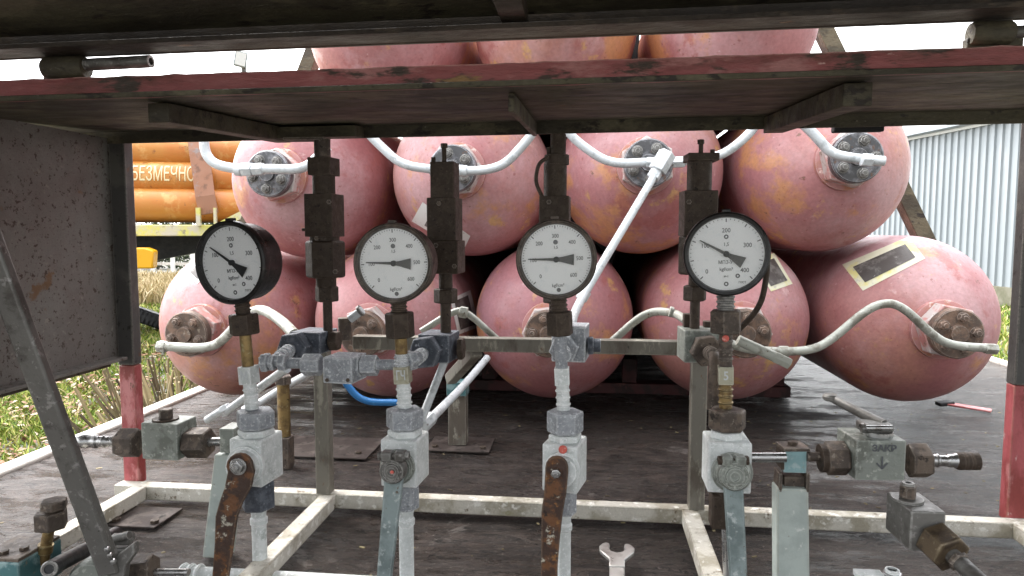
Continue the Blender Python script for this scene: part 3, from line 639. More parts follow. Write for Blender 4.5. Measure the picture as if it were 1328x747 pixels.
# shelf underside and front beam
YF = .865
sh = MB().box((-.1, (YF+YP)/2+.002, ZTOP+.0085), (2.7, YP-YF+.03, .005)); mk('shelf', sh, M['brownsteel'], cb)
mk('back_lip', MB().box((-.1, YP-.012, ZTOP-.0045), (2.7, .006, .024)), M['brownsteel'], cb, bevel=.001)
def rough_beam():
    mb = MB(); n = 160; vs = []; x0, x1 = -1.4, 1.2
    for i in range(n+1):
        x = x0+(x1-x0)*i/n; a = .0011*mnoise.noise(Vector((x*22, 0, 0))); b = .0013*mnoise.noise(Vector((x*30, 5, 0))) ; c = .0016*mnoise.noise(Vector((x*45, 9, 3)))
        zt = ZTOP+.030+b+max(0, c)*1.2; zb = ZTOP+.0045+a; y0 = YF-.022
        vs += [(x, y0+c*.3, zb), (x, y0, zt), (x, y0+.012, zt+.001), (x, y0+.012, zb)]
    fs = []
    for i in range(n):
        for k in range(4): fs.append((i*4+k, i*4+(k+1) % 4, (i+1)*4+(k+1) % 4, (i+1)*4+k))
    fs += [(0,1,2,3), (n*4+3, n*4+2, n*4+1, n*4)]
    return mb.add(vs, fs)
mk('front_beam', rough_beam(), M['beamred'], cb, smooth=50)
tp_ = MB().box((-.1, (YF+YP)/2, ZTOP+.026), (2.62, YP-YF-.02, .004)); mk('shelf_top', tp_, M['brownsteel'], cb)
mk('front_beam_edge', MB().box((-.1, YF-.0235, ZTOP+.006), (2.62, .006, .0065)), M['brownsteel'], cb, bevel=.001)
# ribs under the shelf: thick left and right, thin in the middle
def rib(pf, pb, wd, hg, name='shelf_rib', m='brownsteel'):
    a = U(*pf, YF+.03); b = U(*pb, YP-.03); a.z = b.z = ZTOP-hg/2+.003
    x = (a.x+b.x)/2
    mk(name, MB().box(((a.x+b.x)/2, (YF+YP)/2+.008, ZTOP+.004-hg/2), (wd, YP-YF-.045, hg)), M[m], cb, bevel=.0015)
rib((215, 130), (355, 168), .030, .026); rib((1118, 105), (1003, 160), .034, .028); rib((664, 118), (692, 165), .008, .024)
q = U(415, 166, YP-.05); mk('gusset', MB().box((q.x, q.y, ZTOP-.008), (.15, .05, .020)), M['brownsteel'], cb, bevel=.001)
q = U(1112, 168, YP+.012); mk('gusset', MB().box((q.x, q.y, ZTOP-.018), (.085, .02, .012)), M['understeel'], cb, bevel=.003)
# hinges
def hinge(x0, x1, y, yb, Y, big=True):
    a = U(x0, y, Y); b = U(x1, y, Y); r = S(a)*(yb)/2; b.z = a.z
    h = mk('hinge', MB().lathe([(0,0),(r*.85,0),(r,.004),(r,(b-a).length-.004),(r*.85,(b-a).length),(0,(b-a).length)], a, b-a, 18), M['brownsteel'], cb)
    return h
h1 = hinge(60, 112, 89, 30, YF-.01)
a = U(112, 84, YF-.01); b = U(196, 79, YF-.01); b.z = a.z+.002; r = S(a)*8
mk('hinge_pin', MB().lathe([(0,0),(r,0),(r,(b-a).length),(r*.6,(b-a).length),(r*.6,(b-a).length-.01),(0,(b-a).length-.01)], a, b-a, 16), M['greysteel'], h1)
h2 = hinge(1258, 1312, 44, 31, YF-.01)
a = U(1312, 42, YF-.01); b = U(1360, 40, YF-.01); b.z = a.z+.002
mk('hinge_pin', MB().cyl(a, b, S(a)*8, 14), M['greysteel'], h2)
for x_, y_ in ((87, 101), (1287, 60)):
    q = U(x_, y_, YF-.004); mk('hinge_plate', MB().box(q, (.06, .012, .018)), M['brownsteel'], cb, bevel=.002)
# lid held open overhead
zl = U(664, 50, YF-.01).z
li = MB().box((-.1, YF-.03, zl+.010), (2.7, .05, .006)); li.box((-.1, YF-.008, zl+.022), (2.7, .006, .032))
lid = mk('lid', MB().add([(-1.45,YF-.012,zl+.034),(1.25,YF-.012,zl+.034),(1.25,.15,zl+.090),(-1.45,.15,zl+.090),(-1.45,YF-.012,zl+.040),(1.25,YF-.012,zl+.040),(1.25,.15,zl+.096),(-1.45,.15,zl+.096)],
    [(3,2,1,0),(4,5,6,7),(0,1,5,4),(2,3,7,6),(1,2,6,5),(3,0,4,7)]), M['brownsteel'], cb)
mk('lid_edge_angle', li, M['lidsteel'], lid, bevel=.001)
a = U(666, 20, YF-.05)
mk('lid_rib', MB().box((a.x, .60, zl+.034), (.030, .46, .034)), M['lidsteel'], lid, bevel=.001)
mk('lid_end_angle', MB().box((-1.2, .62, zl+.03), (.006, .5, .045)), M['brownsteel'], lid)
mk('lid_end_angle', MB().box((1.0, .62, zl+.03), (.006, .5, .045)), M['brownsteel'], lid)

# the roof parts hang a little lower on the left
for o in cb.children_recursive:
    b = o.name.split('.')[0]
    if b in ('shelf', 'shelf_top', 'back_lip', 'front_beam', 'front_beam_edge', 'shelf_rib', 'gusset') or b.startswith('lid'):
        k = .009 if b.startswith('lid') else .007
        for v in o.data.vertices:
            v.co.z += k*(v.co.x-.7)
            if not b.startswith('lid') and not b.startswith('front_beam'): v.co.z += .024*(v.co.y+1.28-YF)/(YP-YF)
# ================================================================= FLOOR FRAME
ff = thing('pipe_stand', (-.3, 1.28, DZ), "chalky white square tube floor frame with two grey posts and a crossbar", "pipe stand")
RT = DZ+.036
def zrail(): return RT-.013
YR = 1.275
mk('floor_rail', MB().box(((xl+xr)/2, YR, zrail()), (xr-xl+.04, .028, .028)), M['rail'], ff, bevel=.002)
def lrail(px, py, dx=0):
    x = U(px, py, YR).x
    mk('floor_rail', MB().box((x+dx, (YR-.0145+.2)/2, zrail()+.001), (.030, YR-.0145-.2, .027)), M['rail'], ff, bevel=.002)
    return x
lrail(188, 650, .0)
xA = lrail(430, 664); xB = lrail(893, 682); lrail(1318, 690)
zbar = U(700, 450, YR).z
for x, nm in ((U(422, 600, YR).x, 1), (U(903, 600, YR).x, 2)):
    mk('upright', MB().box((x, YR-.004, (zbar+.012+RT+.001)/2), (.028, .024, zbar+.012-RT-.001)), M['postgrey'], ff, bevel=.0015)
xa, xb = U(455, 450, YR).x, U(890, 450, YR).x
mk('crossbar', MB().box(((xa+xb)/2, YR+.022, zbar), (xb-xa, .026, .026)), M['postgrey'], ff, bevel=.0015)
g = U(600, 465, YR)
mk('bar_bracket', MB().bar(U(618, 455, YR+.02), U(584, 492, YR+.12), .022, .022), M['postgrey'], ff, bevel=.002)
# base plates on the deck
def plate(px, py, w_, d_, Y, name='base_plate', lab=None):
    p = U(px, py, Y); z = DZ+.0045
    t = thing('base_plate', (p.x, Y, DZ), lab, "steel plate", "steel plates screwed to the deck")
    mk('plate', MB().box((p.x, Y, z+.001), (w_, d_, .004)), M['plate'], t, bevel=.001)
    for sx in (-1, 1):
        b = MB(); c = Vector((p.x+sx*w_*.38, Y-d_*.28, z+.003)); b.hexn(c, c+Vector((0,0,.006)), .008, rot=sx)
        mk('bolt', b, M['dark'], t)
plate(425, 588, .25, .16, 1.64, lab="brown base plate on the deck behind the left grey upright")
plate(598, 577, .16, .12, 1.70, lab="brown base plate under the short grey stand")
plate(187, 668, .10, .09, 1.19, lab="rusty base plate inside the left corner of the floor frame")

# short stands at the back
def stand(px, y0, y1, Y, wpx, m, lab, cap=None):
    a = U(px, y0, Y); b = U(px, y1, Y); s_ = S(a)
    t = thing('short_stand', (a.x, Y, b.z), lab, "stand")
    zf = DZ+.009
    mk('column', MB().box((a.x, Y, (a.z+zf)/2), (wpx*s_, wpx*s_*.8, a.z-zf)), M[m], t, bevel=.001)
    mk('clamp', MB().box((a.x, Y-.002, a.z-.012), (wpx*s_*1.12, wpx*s_*.95, .035)), M[cap], t, bevel=.001)
stand(594, 496, 573, 1.70, 23, 'postgrey', "short grey post clamping the slanted white tube behind the second gauge", 'teal')
bp = thing('brass_pipe', U(369, 570, 1.5), "upright tarnished brass pipe behind the first valve", "pipe")
a, b = U(369, 498, 1.5), U(369, 565, 1.5); a.x = b.x
mk('tube', MB().cyl(b, a, S(a)*8, 18), M['brass'], bp); mk('foot', MB().box((b.x, b.y, (b.z-.045+DZ+.004)/2+.02), (.032, .032, b.z-DZ-.002)), M['brown'], bp, bevel=.002)
mk('union', MB().hexn(a, a+Vector((0,0,.02)), S(a)*11), M['brown'], bp)

# ================================================================= FITTING HELPERS
def seg(mb, shape, cx, y0, y1, wpx, Y, rot=0, cx2=None, dpx=None):
    """vertical piece between pixel rows y0 and y1"""
    a = U(cx if cx2 is None else cx2, y1, Y); b = U(cx, y0, Y); s_ = S(b); ax = (a.x+b.x)/2
    if cx2 is None: a.x = b.x = ax
    r = wpx*s_/2
    if shape == 'hex': mb.hexn(a, b, r*1.04, rot=rot)
    elif shape == 'cyl': mb.cyl(a, b, r, 20)
    elif shape == 'box': mb.box((a+b)/2, (2*r, (dpx*s_ if dpx else 2*r), b.z-a.z), RZ(rot))
    return mb
def hseg(mb, shape, y, x0, x1, wpx, Y, Y1=None, y1=None, rot=0):
    """piece running between two pixels"""
    a = U(x0, y, Y); b = U(x1, y if y1 is None else y1, Y if Y1 is None else Y1); r = wpx*S(a)/2
    if shape == 'hex': mb.hexn(a, b, r*1.04, rot=rot)
    else: mb.cyl(a, b, r, 20)
    return mb
def fbox(mb, x0, x1, y0, y1, Y, depth, rot=0):
    """block whose front face spans the pixels at distance Y"""
    c = U((x0+x1)/2, (y0+y1)/2, Y); s_ = S(c); m = RZ(rot); w_, h_ = (x1-x0)*s_, (y1-y0)*s_
    mb.box(c + m @ Vector((0, depth/2, 0)), (w_, depth, h_), m); return c, w_, h_

# ================================================================= PRESSURE GAUGES
def make_gauge(i, c, Rpx, bot, Y, psi, kind, needle, segs, casem, label, deep=.045, Yb=None):
    C = U(c[0], c[1], Y); B = U(bot[0], bot[1], Yb or Y); s_ = S(C)
    ax = (C-B); L = ax.length; z = ax.normalized()
    f = RZ(psi) @ Vector((0, -1, 0)); f = (f - z*f.dot(z)).normalized(); yv = -f; xv = yv.cross(z)
    m3 = Matrix((xv, yv, z)).transposed()
    rt = thing('pressure_gauge', B, label, "pressure gauge", "pressure gauges on upright stems", m3)
    T = WM[rt.name]; RR = Rpx*s_
    O = Vector((0, 0, L)); D = Vector((0, -1, 0)); fr = .022   # front plane of bezel
    def H(py): return (bot[1]-py)/(bot[1]-c[1])*L
    case = mk('case', MB().lathe([(0, -deep), (RR*.80, -deep), (RR*.90, -deep+.006), (RR*.93, -deep+.012), (RR*.93, fr-.012), (RR*.5, fr-.012)], O, D, 64), casem, rt, local=True)
    mk('bezel', MB().lathe([(RR*.90, fr-.014), (RR*.985, fr-.014), (RR, fr-.010), (RR*.99, fr-.002), (RR*.95, fr), (RR*.885, fr-.001), (RR*.862, fr-.007), (RR*.862, fr-.012)], O, D, 72), casem, rt, local=True)
    dr = RR*.868; dial = mk('dial', MB().lathe([(0, fr-.0095), (dr, fr-.0095), (dr, fr-.0115), (0, fr-.0115)], O, D, 64), M['dial'], rt, local=True)
    fz = fr-.0095
    def P(r, a, h=0.0): return O + Vector((r*math.sin(a), -(fz+h), r*math.cos(a)))
    tick = MB(); n_major = 8 if kind == 'A' else 6; per = 5 if kind == 'A' else 10
    tot = n_major*per
    for k in range(tot+1):
        a = R(-135 + 270*k/tot); maj = k % per == 0
        r1 = dr*.965; r0 = dr*(.87 if maj else (.90 if (k*2) % per == 0 else .925)); wd = .0014 if maj else .00062
        t = Vector((math.cos(a), 0, -math.sin(a)))*wd/2; p0, p1 = P(r0, a, .0003), P(r1, a, .0003)
        if maj: t *= 1.0; 
        tick.add([p0-t, p0+t, p1+t, p1-t], [(0,1,2,3)])
    mk('scale_marks', tick, M['ink'], dial, local=True, smooth=0)
    TM = Matrix((Vector((1,0,0)), Vector((0,0,1)), Vector((0,-1,0)))).transposed()
    tx = MB()
    def put(s, x, y, sz, sx=.9):
        t = text_mb(s, .8*sz*dr/.045, O + Vector((x*dr, -(fz+.0004), y*dr)), TM, .0001, sx, .00008); tx.add(t.v, t.f)
    def ring(x, y, r, r2=0):
        o = O + Vector((x*dr, -(fz+.0004), y*dr)); n = 16
        tx.lathe([(r2*dr, 0), (r*dr, 0), (r*dr*.9, .0003), (r2*dr, .0003)] if r2 else [(0, 0), (r*dr, 0), (r*dr*.8, .0006), (0, .0006)], o, D, n)
    if kind == 'A':
        for v, a, rr in (("0",-133,.70),("100",-67.5,.60),("200",0,.64),("300",67.5,.60),("400",133,.66)):
            put(v, rr*math.sin(R(a)), rr*math.cos(R(a)), .0095)
        put("1,5", 0, .26, .0075); put("МПЗ-У", -.02, -.23, .0075); put("kgf/cm²", 0, -.42, .0075)
        ring(0, .47, .062, .028); ring(0, -.82, .062, .028); ring(.30, -.60, .06, .025); put("м-1", .0, -.61, .005); put("ГОСТ", .42, -.78, .0045)
    else:
        for k, v in enumerate(("0","100","200","300","400","500","600")):
            a = R(-135+45*k); rr = .66; put(v, rr*math.sin(a), rr*math.cos(a), .0088, .85)
        put("1,5", 0, .34, .0065); put("kgf/cm²", .02, -.74, .0075); ring(0, .49, .066); ring(.03, -.87, .06)
    mk('numerals', tx, M['ink'], dial, local=True, smooth=0)
    a = R(needle); u_ = Vector((math.sin(a), 0, math.cos(a))); v_ = Vector((math.cos(a), 0, -math.sin(a)))
    nm = Matrix((v_, u_, Vector((0, -1, 0)))).transposed()
    poly = [(-.0022, 0), (-.0007, dr*.80), (.0007, dr*.80), (.0022, 0), (.0040, -dr*.18), (.0072*dr/.045, -dr*.50), (-.0072*dr/.045, -dr*.50), (-.0040, -dr*.18)]
    nb = MB().extr(poly[::-1], .0008, O + Vector((0, -(fz+.003), 0)), nm); nb.lathe([(0,0),(.0042,0),(.0042,.005),(.003,.0062),(0,.0062)], O+Vector((0,-fz,0)), D, 20)
    mk('needle', nb, M['needle'], rt, local=True)
    mk('glass', MB().lathe([(0, 0), (RR*.862, 0), (RR*.862, .001), (0, .001)], O + Vector((0, -(fr-.004), 0)), D, 48), M['glass'], rt, local=True)
    # a little screw lug on top of the bezel
    mk('bezel_lug', MB().box(O + Vector((0, -.008, RR*1.0)), (.011, .012, .007)), casem, rt, local=True, bevel=.001)
    for nm_, shp, y0, y1, wpx, mt in segs:
        a_, b_ = Vector((0, 0, H(y1))), Vector((0, 0, H(y0))); r = wpx*s_/2; mb = MB()
        if shp == 'hex': mb.hexn(a_, b_, r*1.05, rot=.35)
        elif shp == 'box': mb.box((a_+b_)/2, (2*r, 2*r, (b_-a_).length))
        elif shp == 'ribs':
            Ls = (b_-a_).length; pr = [(0,0),(r,0)]
            for k in range(1, 4): h = Ls*k/4; pr += [(r, h-.0015), (r*1.16, h-.001), (r*1.16, h+.001), (r, h+.0015)]
            pr += [(r, Ls), (0, Ls)]; mb.lathe(pr, a_, Vector((0,0,1)), 20)
        else: mb.cyl(a_, b_, r, 20)
        o = mk(nm_, mb, M[mt], rt, local=True, bevel=.0007 if shp != 'cyl' else 0)
        if nm_ == 'number_collar':
            s = {0: "М", 1: "ГЧ", 2: "", 3: "5"}[i]
            if s:
                t = text_mb(s, 2*r*.85, (a_+b_)/2 + Vector((0, -r-.0003, 0)), TM, .0003, .85 if len(s) == 1 else .6, .0003)
                mk('stamped_mark', t, M['pipe_white'], o, local=True, smooth=0)
    return rt
YG = 1.0
G1 = make_gauge(0, (309, 340), 54, (327, 531), YG, R(-11), 'A', -55, [('socket','ribs',385,407,18,'dark'),('union_nut','hex',406,433,37,'dark'),('stem','cyl',433,476,15,'brass'),('number_collar','box',474,497,19,'frost_light'),('lower_stem','ribs',496,531,17,'frost_light')], M['black'], "black cased pressure gauge turned to the left, leftmost of the row", deep=.036)
G2 = make_gauge(1, (514, 341), 52, (525, 531), YG, R(0), 'B', -86, [('socket','ribs',388,407,19,'dark'),('union_nut','hex',404,437,36,'dark'),('stem','cyl',436,460,16,'brass'),('tee_collar','ribs',458,475,18,'frost'),('number_collar','box',474,496,20,'tagm'),('lower_stem','ribs',495,531,18,'frost_light')], M['bezel'], "brown rimmed pressure gauge with needle level to the left, beside the second dark valve")
G3 = make_gauge(2, (722, 336), 52, (731, 533), YG, R(0), 'B', -87, [('socket','ribs',384,406,20,'dark'),('union_nut','hex',403,434,34,'dark'),('stem','cyl',433,478,16,'frost'),('number_collar','box',476,498,19,'frost_light'),('lower_stem','ribs',497,533,17,'frost_light')], M['bezel'], "brown rimmed pressure gauge over the diagonal tube, its dial reading under 100")
G4 = make_gauge(3, (941, 329), 54, (941, 530), YG, R(-7), 'A', -61, [('socket','ribs',378,403,21,'greysteel'),('union_nut','hex',401,431,40,'brown'),('stem','ribs',430,476,17,'brown'),('number_collar','box',474,497,19,'tagm'),('lower_stem','ribs',496,530,17,'brass')], M['black'], "black rimmed pressure gauge with speckled dial at the right end of the row")
# capillary along gauge four
mk('capillary', MB().tube([U(985,322,1.04), U(997,335,1.04), U(990,385,1.04), U(980,405,1.05), U(958,428,1.06)], .0042, 10), M['dark'], G4)
mk('stem_seal', MB().lathe([(0,0),(.005,0),(.004,.0012),(0,.0016)], U(941, 439, .989), Vector((0,-1,0)), 12), M['redspot'], G4)

# ================================================================= DARK SAFETY VALVES (upright)
YS = 1.15
def stackthing(name, lab, cat, group, base, parts, Y, rot=0):
    b = U(base[0], base[1], Y); t = thing(name, b, lab, cat, group)
    for p in parts:
        nm_, shp, cx, y0, y1, wpx, mt = p[:7]
        mk(nm_, seg(MB(), shp, cx, y0, y1, wpx, Y, rot=rot if shp == 'box' else .2), M[mt], t, bevel=.0012 if shp != 'cyl' else .0006)
    return t
s1 = stackthing('safety_valve', "dark stepped upright valve beside the first gauge, narrow plain stub on top", "safety valve", "dark upright safety valves", (424, 421),
  [('inlet_stub','cyl',418,180,208,21,'brown'),('cap','box',420,205,228,31,'dark'),('upper_body','cyl',420,228,252,29,'dark'),('middle_body','box',421,252,307,38,'dark'),('neck','cyl',421,306,314,38,'dark'),('lower_body','hex',422,312,360,49,'dark'),('thread','cyl',423,360,372,26,'dark'),('nut','hex',424,371,391,29,'dark'),('tail','cyl',425,391,432,12,'dark')], YS, R(-4))
mk('side_pin', hseg(MB(), 'cyl', 298, 392, 402, 4, YS), M['dark'], s1)
mk('flange_strip', MB().box(U(398, 181, YS), (.07, .03, .004)), M['brown'], s1)
s2 = stackthing('safety_valve', "dark stepped upright valve touching the second gauge, bolt standing on top", "safety valve", "dark upright safety valves", (577, 424),
  [('screw','cyl',576,190,214,6,'dark'),('screw_head','hex',576,186,192,9,'dark'),('cap','box',577,211,258,31,'dark'),('middle_body','box',577,257,312,38,'dark'),('lower_body','box',578,312,354,42,'dark'),('thread','cyl',578,354,375,18,'dark'),('nut','hex',578,374,393,30,'dark'),('tail','cyl',578,393,435,14,'dark')], YS, R(-3))
mk('screw', seg(MB(), 'cyl', 562, 204, 216, 6, YS), M['dark'], s2)
s3 = stackthing('safety_valve', "dark upright valve rising behind the third gauge, with a bent side lever", "safety valve", "dark upright safety valves", (719, 424),
  [('top_cone','cyl',724,174,203,20,'dark'),('cap','cyl',722,201,214,32,'dark'),('upper_body','cyl',720,212,257,30,'dark'),('middle_body','box',720,255,312,38,'dark'),('lower_body','hex',720,312,360,44,'dark'),('nut','hex',719,372,393,29,'dark'),('tail','cyl',719,358,430,14,'dark')], YS, R(-2))
mk('side_lever', MB().tube([U(712,203,YS-.02), U(698,212,YS-.02), U(694,236,YS-.02), U(704,257,YS-.02)], .0032, 8), M['dark'], s3)
mk('screw', seg(MB(), 'cyl', 712, 191, 203, 6, YS), M['dark'], s3)
s4 = stackthing('safety_valve', "dark upright valve left of the fourth gauge, two bolts standing on its cap", "safety valve", "dark upright safety valves", (902, 424),
  [('screw','cyl',909,184,202,6,'dark'),('screw_head','hex',909,181,187,9,'dark'),('cap','box',909,200,210,39,'dark'),('upper_body','cyl',907,209,250,32,'dark'),('middle_body','box',905,248,306,42,'dark'),('lower_body','hex',903,305,356,46,'dark'),('thread','cyl',902,355,371,18,'dark'),('nut','hex',901,370,390,30,'dark'),('tail','cyl',901,390,432,13,'dark')], YS, R(3))
mk('screw', seg(MB(), 'cyl', 924, 194, 203, 6, YS), M['dark'], s4)

for sv, spots in ((s1, [(412,309),(436,352),(428,262)]), (s2, [(566,318),(590,345),(570,264)]), (s3, [(712,262),(731,306)]), (s4, [(893,262),(918,300),(890,316)])):
    for x_, y_ in spots:
        c_ = U(x_, y_, YS-.0235); mk('grub_screw', MB().hexn(c_, c_+Vector((0,-.006,0)), .0042), M['brown'], sv)
# ================================================================= MANIFOLD CUBES
def cube_block(lab, x0, x1, y0, y1, mt, hexc, hexw, hexm, stem, rot=0, Yf=1.12, depth=.062, stemm='frost'):
    mb = MB(); c, w_, h_ = fbox(mb, x0, x1, y0, y1, Yf, depth, rot)
    t = thing('manifold_cube', c - Vector((0, 0, h_/2)), lab, "manifold block", "cube fittings along the crossbar")
    mk('body', mb, M[mt], t, bevel=.0015)
    n = RZ(rot) @ Vector((0, -1, 0)); a = U(*hexc, Yf)-n*.0; s_ = S(a)
    mk('front_nut', MB().hexn(a, a+n*.024, hexw*s_/2, rot=.15), M[hexm], t, bevel=.0012)
    pts = [a+n*.024] + [U(px, py, Y) for px, py, Y in stem]
    st = MB().tube(pts, s_*7.5, 14)
    for k in range(1, 4):
        q = pts[0].lerp(pts[1], k/4); d = (pts[1]-pts[0]).normalized()*.003; st.cyl(q-d, q+d, s_*9, 14)
    mk('stub', st, M[stemm], t)
    return t
t = cube_block("dark blue grey cube fitting left of the crossbar, with a big front nut", 374, 417, 431, 459, 'frost_dark', (387, 450), 44, 'frost_dark', [(360, 466, 1.02)], R(-8))
mk('side_nut', hseg(MB(), 'hex', 442, 428, 440, 26, 1.15), M['dark'], t, bevel=.001)
t = cube_block("dark blue grey cube fitting under the second upright valve", 541, 583, 434, 471, 'frost_dark', (555, 455), 44, 'frost_dark', [(536, 468, 1.02)], R(-6))
mk('side_nut', hseg(MB(), 'hex', 452, 594, 602, 30, 1.15), M['dark'], t, bevel=.001)
t = cube_block("frost edged cube fitting behind the third gauge stem", 715, 759, 424, 470, 'frost', (733, 451), 38, 'frost', [(732, 462, 1.03)], R(-6))
mk('side_nut', hseg(MB(), 'hex', 448, 762, 770, 24, 1.14), M['frost_dark'], t, bevel=.001); mk('side_stub', hseg(MB(), 'cyl', 448, 769, 779, 17, 1.14), M['frost_dark'], t)
t = cube_block("pale green cube fitting under the rightmost upright valve", 888, 934, 429, 471, 'greengrey', (914, 453), 42, 'brown', [(928, 462, 1.04), (926, 492, 1.03), (925, 531, 1.03)], R(4), stemm='brown')
br = MB(); br.box(U(893, 424, 1.17), (.018, .018, .045)); br.box(U(917, 424, 1.17), (.012, .018, .02)); mk('clip', br, M['dark'], t, bevel=.001)

# connecting runs between gauge one and gauge two
t = thing('frosted_coupling', U(345, 480, 1.0), "frosted coupling run from the first gauge stem to the cubes", "coupling")
cpl = MB(); hseg(cpl, 'cyl', 471, 336, 364, 16, 1.005, Y1=1.02, y1=467); hseg(cpl, 'cyl', 471, 362, 396, 14, 1.02)
mk('tube', cpl, M['frost'], t)
for x0, x1, wpx in ((340, 349, 25), (351, 357, 22), (362, 372, 22)):
    mk('nut', hseg(MB(), 'hex', 470, x0, x1, wpx, 1.012), M['frost'], t, bevel=.001)
hc = MB(); c, w_, h_ = fbox(hc, 417, 458, 464, 498, .99, .052, R(-6))
t = thing('frosted_cube_valve', c-Vector((0,0,h_/2)), "white edged frosted cube between the first and second gauge stems", "manifold block")
mk('body', hc, M['frost'], t, bevel=.0015)
mk('nut', hseg(MB(), 'hex', 473, 393, 417, 28, 1.015, rot=.5), M['frost'], t, bevel=.001)
mk('nut', hseg(MB(), 'hex', 474, 461, 469, 30, 1.015, rot=.2), M['frost'], t, bevel=.001)
mk('nut', hseg(MB(), 'hex', 474, 469, 490, 27, 1.013, rot=.5), M['frost'], t, bevel=.001)
mk('tube', hseg(MB(), 'cyl', 473, 489, 516, 14, 1.01), M['frost'], t)
for x_ in (424, 451): mk('screw', MB().cyl(U(x_, 493, .992), U(x_, 493, .987), .003, 10), M['dark'], t)
t = thing('frosted_coupling', U(540, 478, 1.0), "frosted elbow coupling joining the second gauge stem to its cube", "coupling")
mk('nut', hseg(MB(), 'hex', 469, 527, 537, 26, 1.003, Y1=1.015, y1=466), M['frost'], t, bevel=.001)
mk('tube', hseg(MB(), 'cyl', 470, 520, 545, 15, 1.0, Y1=1.03, y1=463), M['frost'], t)
# dark little pot and white nozzle behind cube one
t = thing('capped_nozzle', U(447, 440, 1.22), "small dark pot with a short white nozzle left of the second gauge", "nozzle")
mk('pot', seg(MB(), 'cyl', 447, 412, 441, 17, 1.22), M['brown'], t, bevel=.001); 
mk('nozzle', hseg(MB(), 'cyl', 414, 454, 470, 11, 1.22, y1=402), M['pipe_white'], t); mk('ring', hseg(MB(), 'cyl', 404, 466, 469, 15, 1.22, y1=402), M['greysteel'], t)

# ================================================================= BALL VALVES (lower row)
YV = .985
def ball_valve(lab, box, rot, mt, top, bot, topm, botm, pipe, pipem, Y=.965, depth=.060):
    x0, x1, y0, y1 = box; mb = MB(); c, w_, h_ = fbox(mb, x0, x1, y0, y1, Y, depth, rot); m = RZ(rot)
    t = thing('ball_valve', c-Vector((0,0,h_/2)), lab, "ball valve", "frosted ball valves under the gauges")
    mk('body', mb, M[mt], t, bevel=.0025)
    ctr = c + m @ Vector((0, depth/2, 0)); s_ = S(ctr)
    zt = c.z+h_/2; tz = U(top[0], top[1], YG).z; r = top[2]*s_/2
    mk('collar', MB().hexn((ctr.x, ctr.y, zt-.001), (ctr.x, ctr.y, zt+.010), r*.98, rot=.3), M[mt], t, bevel=.001)
    mk('top_nut', MB().hexn((ctr.x, ctr.y, zt+.011), (ctr.x, ctr.y, tz), r*1.06, rot=.1), M[topm], t, bevel=.0015)
    zb = c.z-h_/2; bz = U(bot[0], bot[1], YG).z; r = bot[2]*s_/2
    bx, by = ctr.x, ctr.y
    mk('bottom_nut', MB().hexn((bx, by, bz), (bx, by, zb+.001), r*1.06, rot=.1), M[botm], t, bevel=.0015)
    if pipe:
        wpx, yb = pipe; r = wpx*s_/2; p2 = Vector((bx, by, U(300, 745, .995).z)); L = bz-p2.z
        mk('outlet_pipe', MB().lathe([(0,0),(r,0),(r,L-.026),(r*1.18,L-.024),(r*1.18,L-.016),(r,L-.014),(r,L-.007),(r*1.1,L-.005),(r*1.1,L),(0,L)], p2, (0,0,1), 20), M[pipem], t)
    return t, c, w_, h_, m
def strap_lever(t, piv, pts, Y, mt, thick=.006):
    """flat lever: rounded head and a cranked strap; pts are (x, y, width) in pixels"""
    c = U(*piv, Y); s_ = S(c); poly = []
    L_, R_ = [], []
    hw = pts[0][2]/2
    for k in range(9):
        a = math.pi - math.pi*k/8
        poly.append((piv[0]+hw*math.cos(a), piv[1]-hw*math.sin(a)*1.0))
    for x, y, w_ in pts: R_.append((x+w_/2, y)); L_.append((x-w_/2, y))
    poly += R_ + L_[::-1]
    P3 = [U(x, y, Y) for x, y in poly]; mb = MB()
    # follows a gentle crank towards the viewer
    def off(y): return -.0
    n = len(P3); vs = [p for p in P3] + [p + Vector((0, thick, 0)) for p in P3]
    mb.add(vs, [tuple(range(n))[::-1], tuple(range(n, 2*n))] + [(i, (i+1) % n, n+(i+1) % n, n+i) for i in range(n)])
    lv = mk('lever', mb, M[mt], t, bevel=.0012)
    return lv
def bolt_front(parent, px, py, Y, rpx, mt, washer=True):
    c = U(px, py, Y); r = rpx*S(c); D = Vector((0,-1,0)); b = MB()
    if washer: b.lathe([(0,0),(r*1.35,0),(r*1.35,.0015),(0,.0015)], c, D, 24)
    b.hexn(c+D*.001, c+D*.007, r, rot=.2); b.cyl(c+D*.007, c+D*.011, r*.5, 14)
    return mk('bolt', b, M[mt], parent, bevel=.0006)
def bonnet(t, px, py, Y, rpx, depth, mt):
    c = U(px, py, Y); r = rpx*S(c)
    mk('bonnet', MB().lathe([(0,0),(r*1.05,0),(r*1.05,.004),(r*.9,.006),(r*.85,depth),(0,depth)], c, Vector((0,-1,0)), 32), M[mt], t)

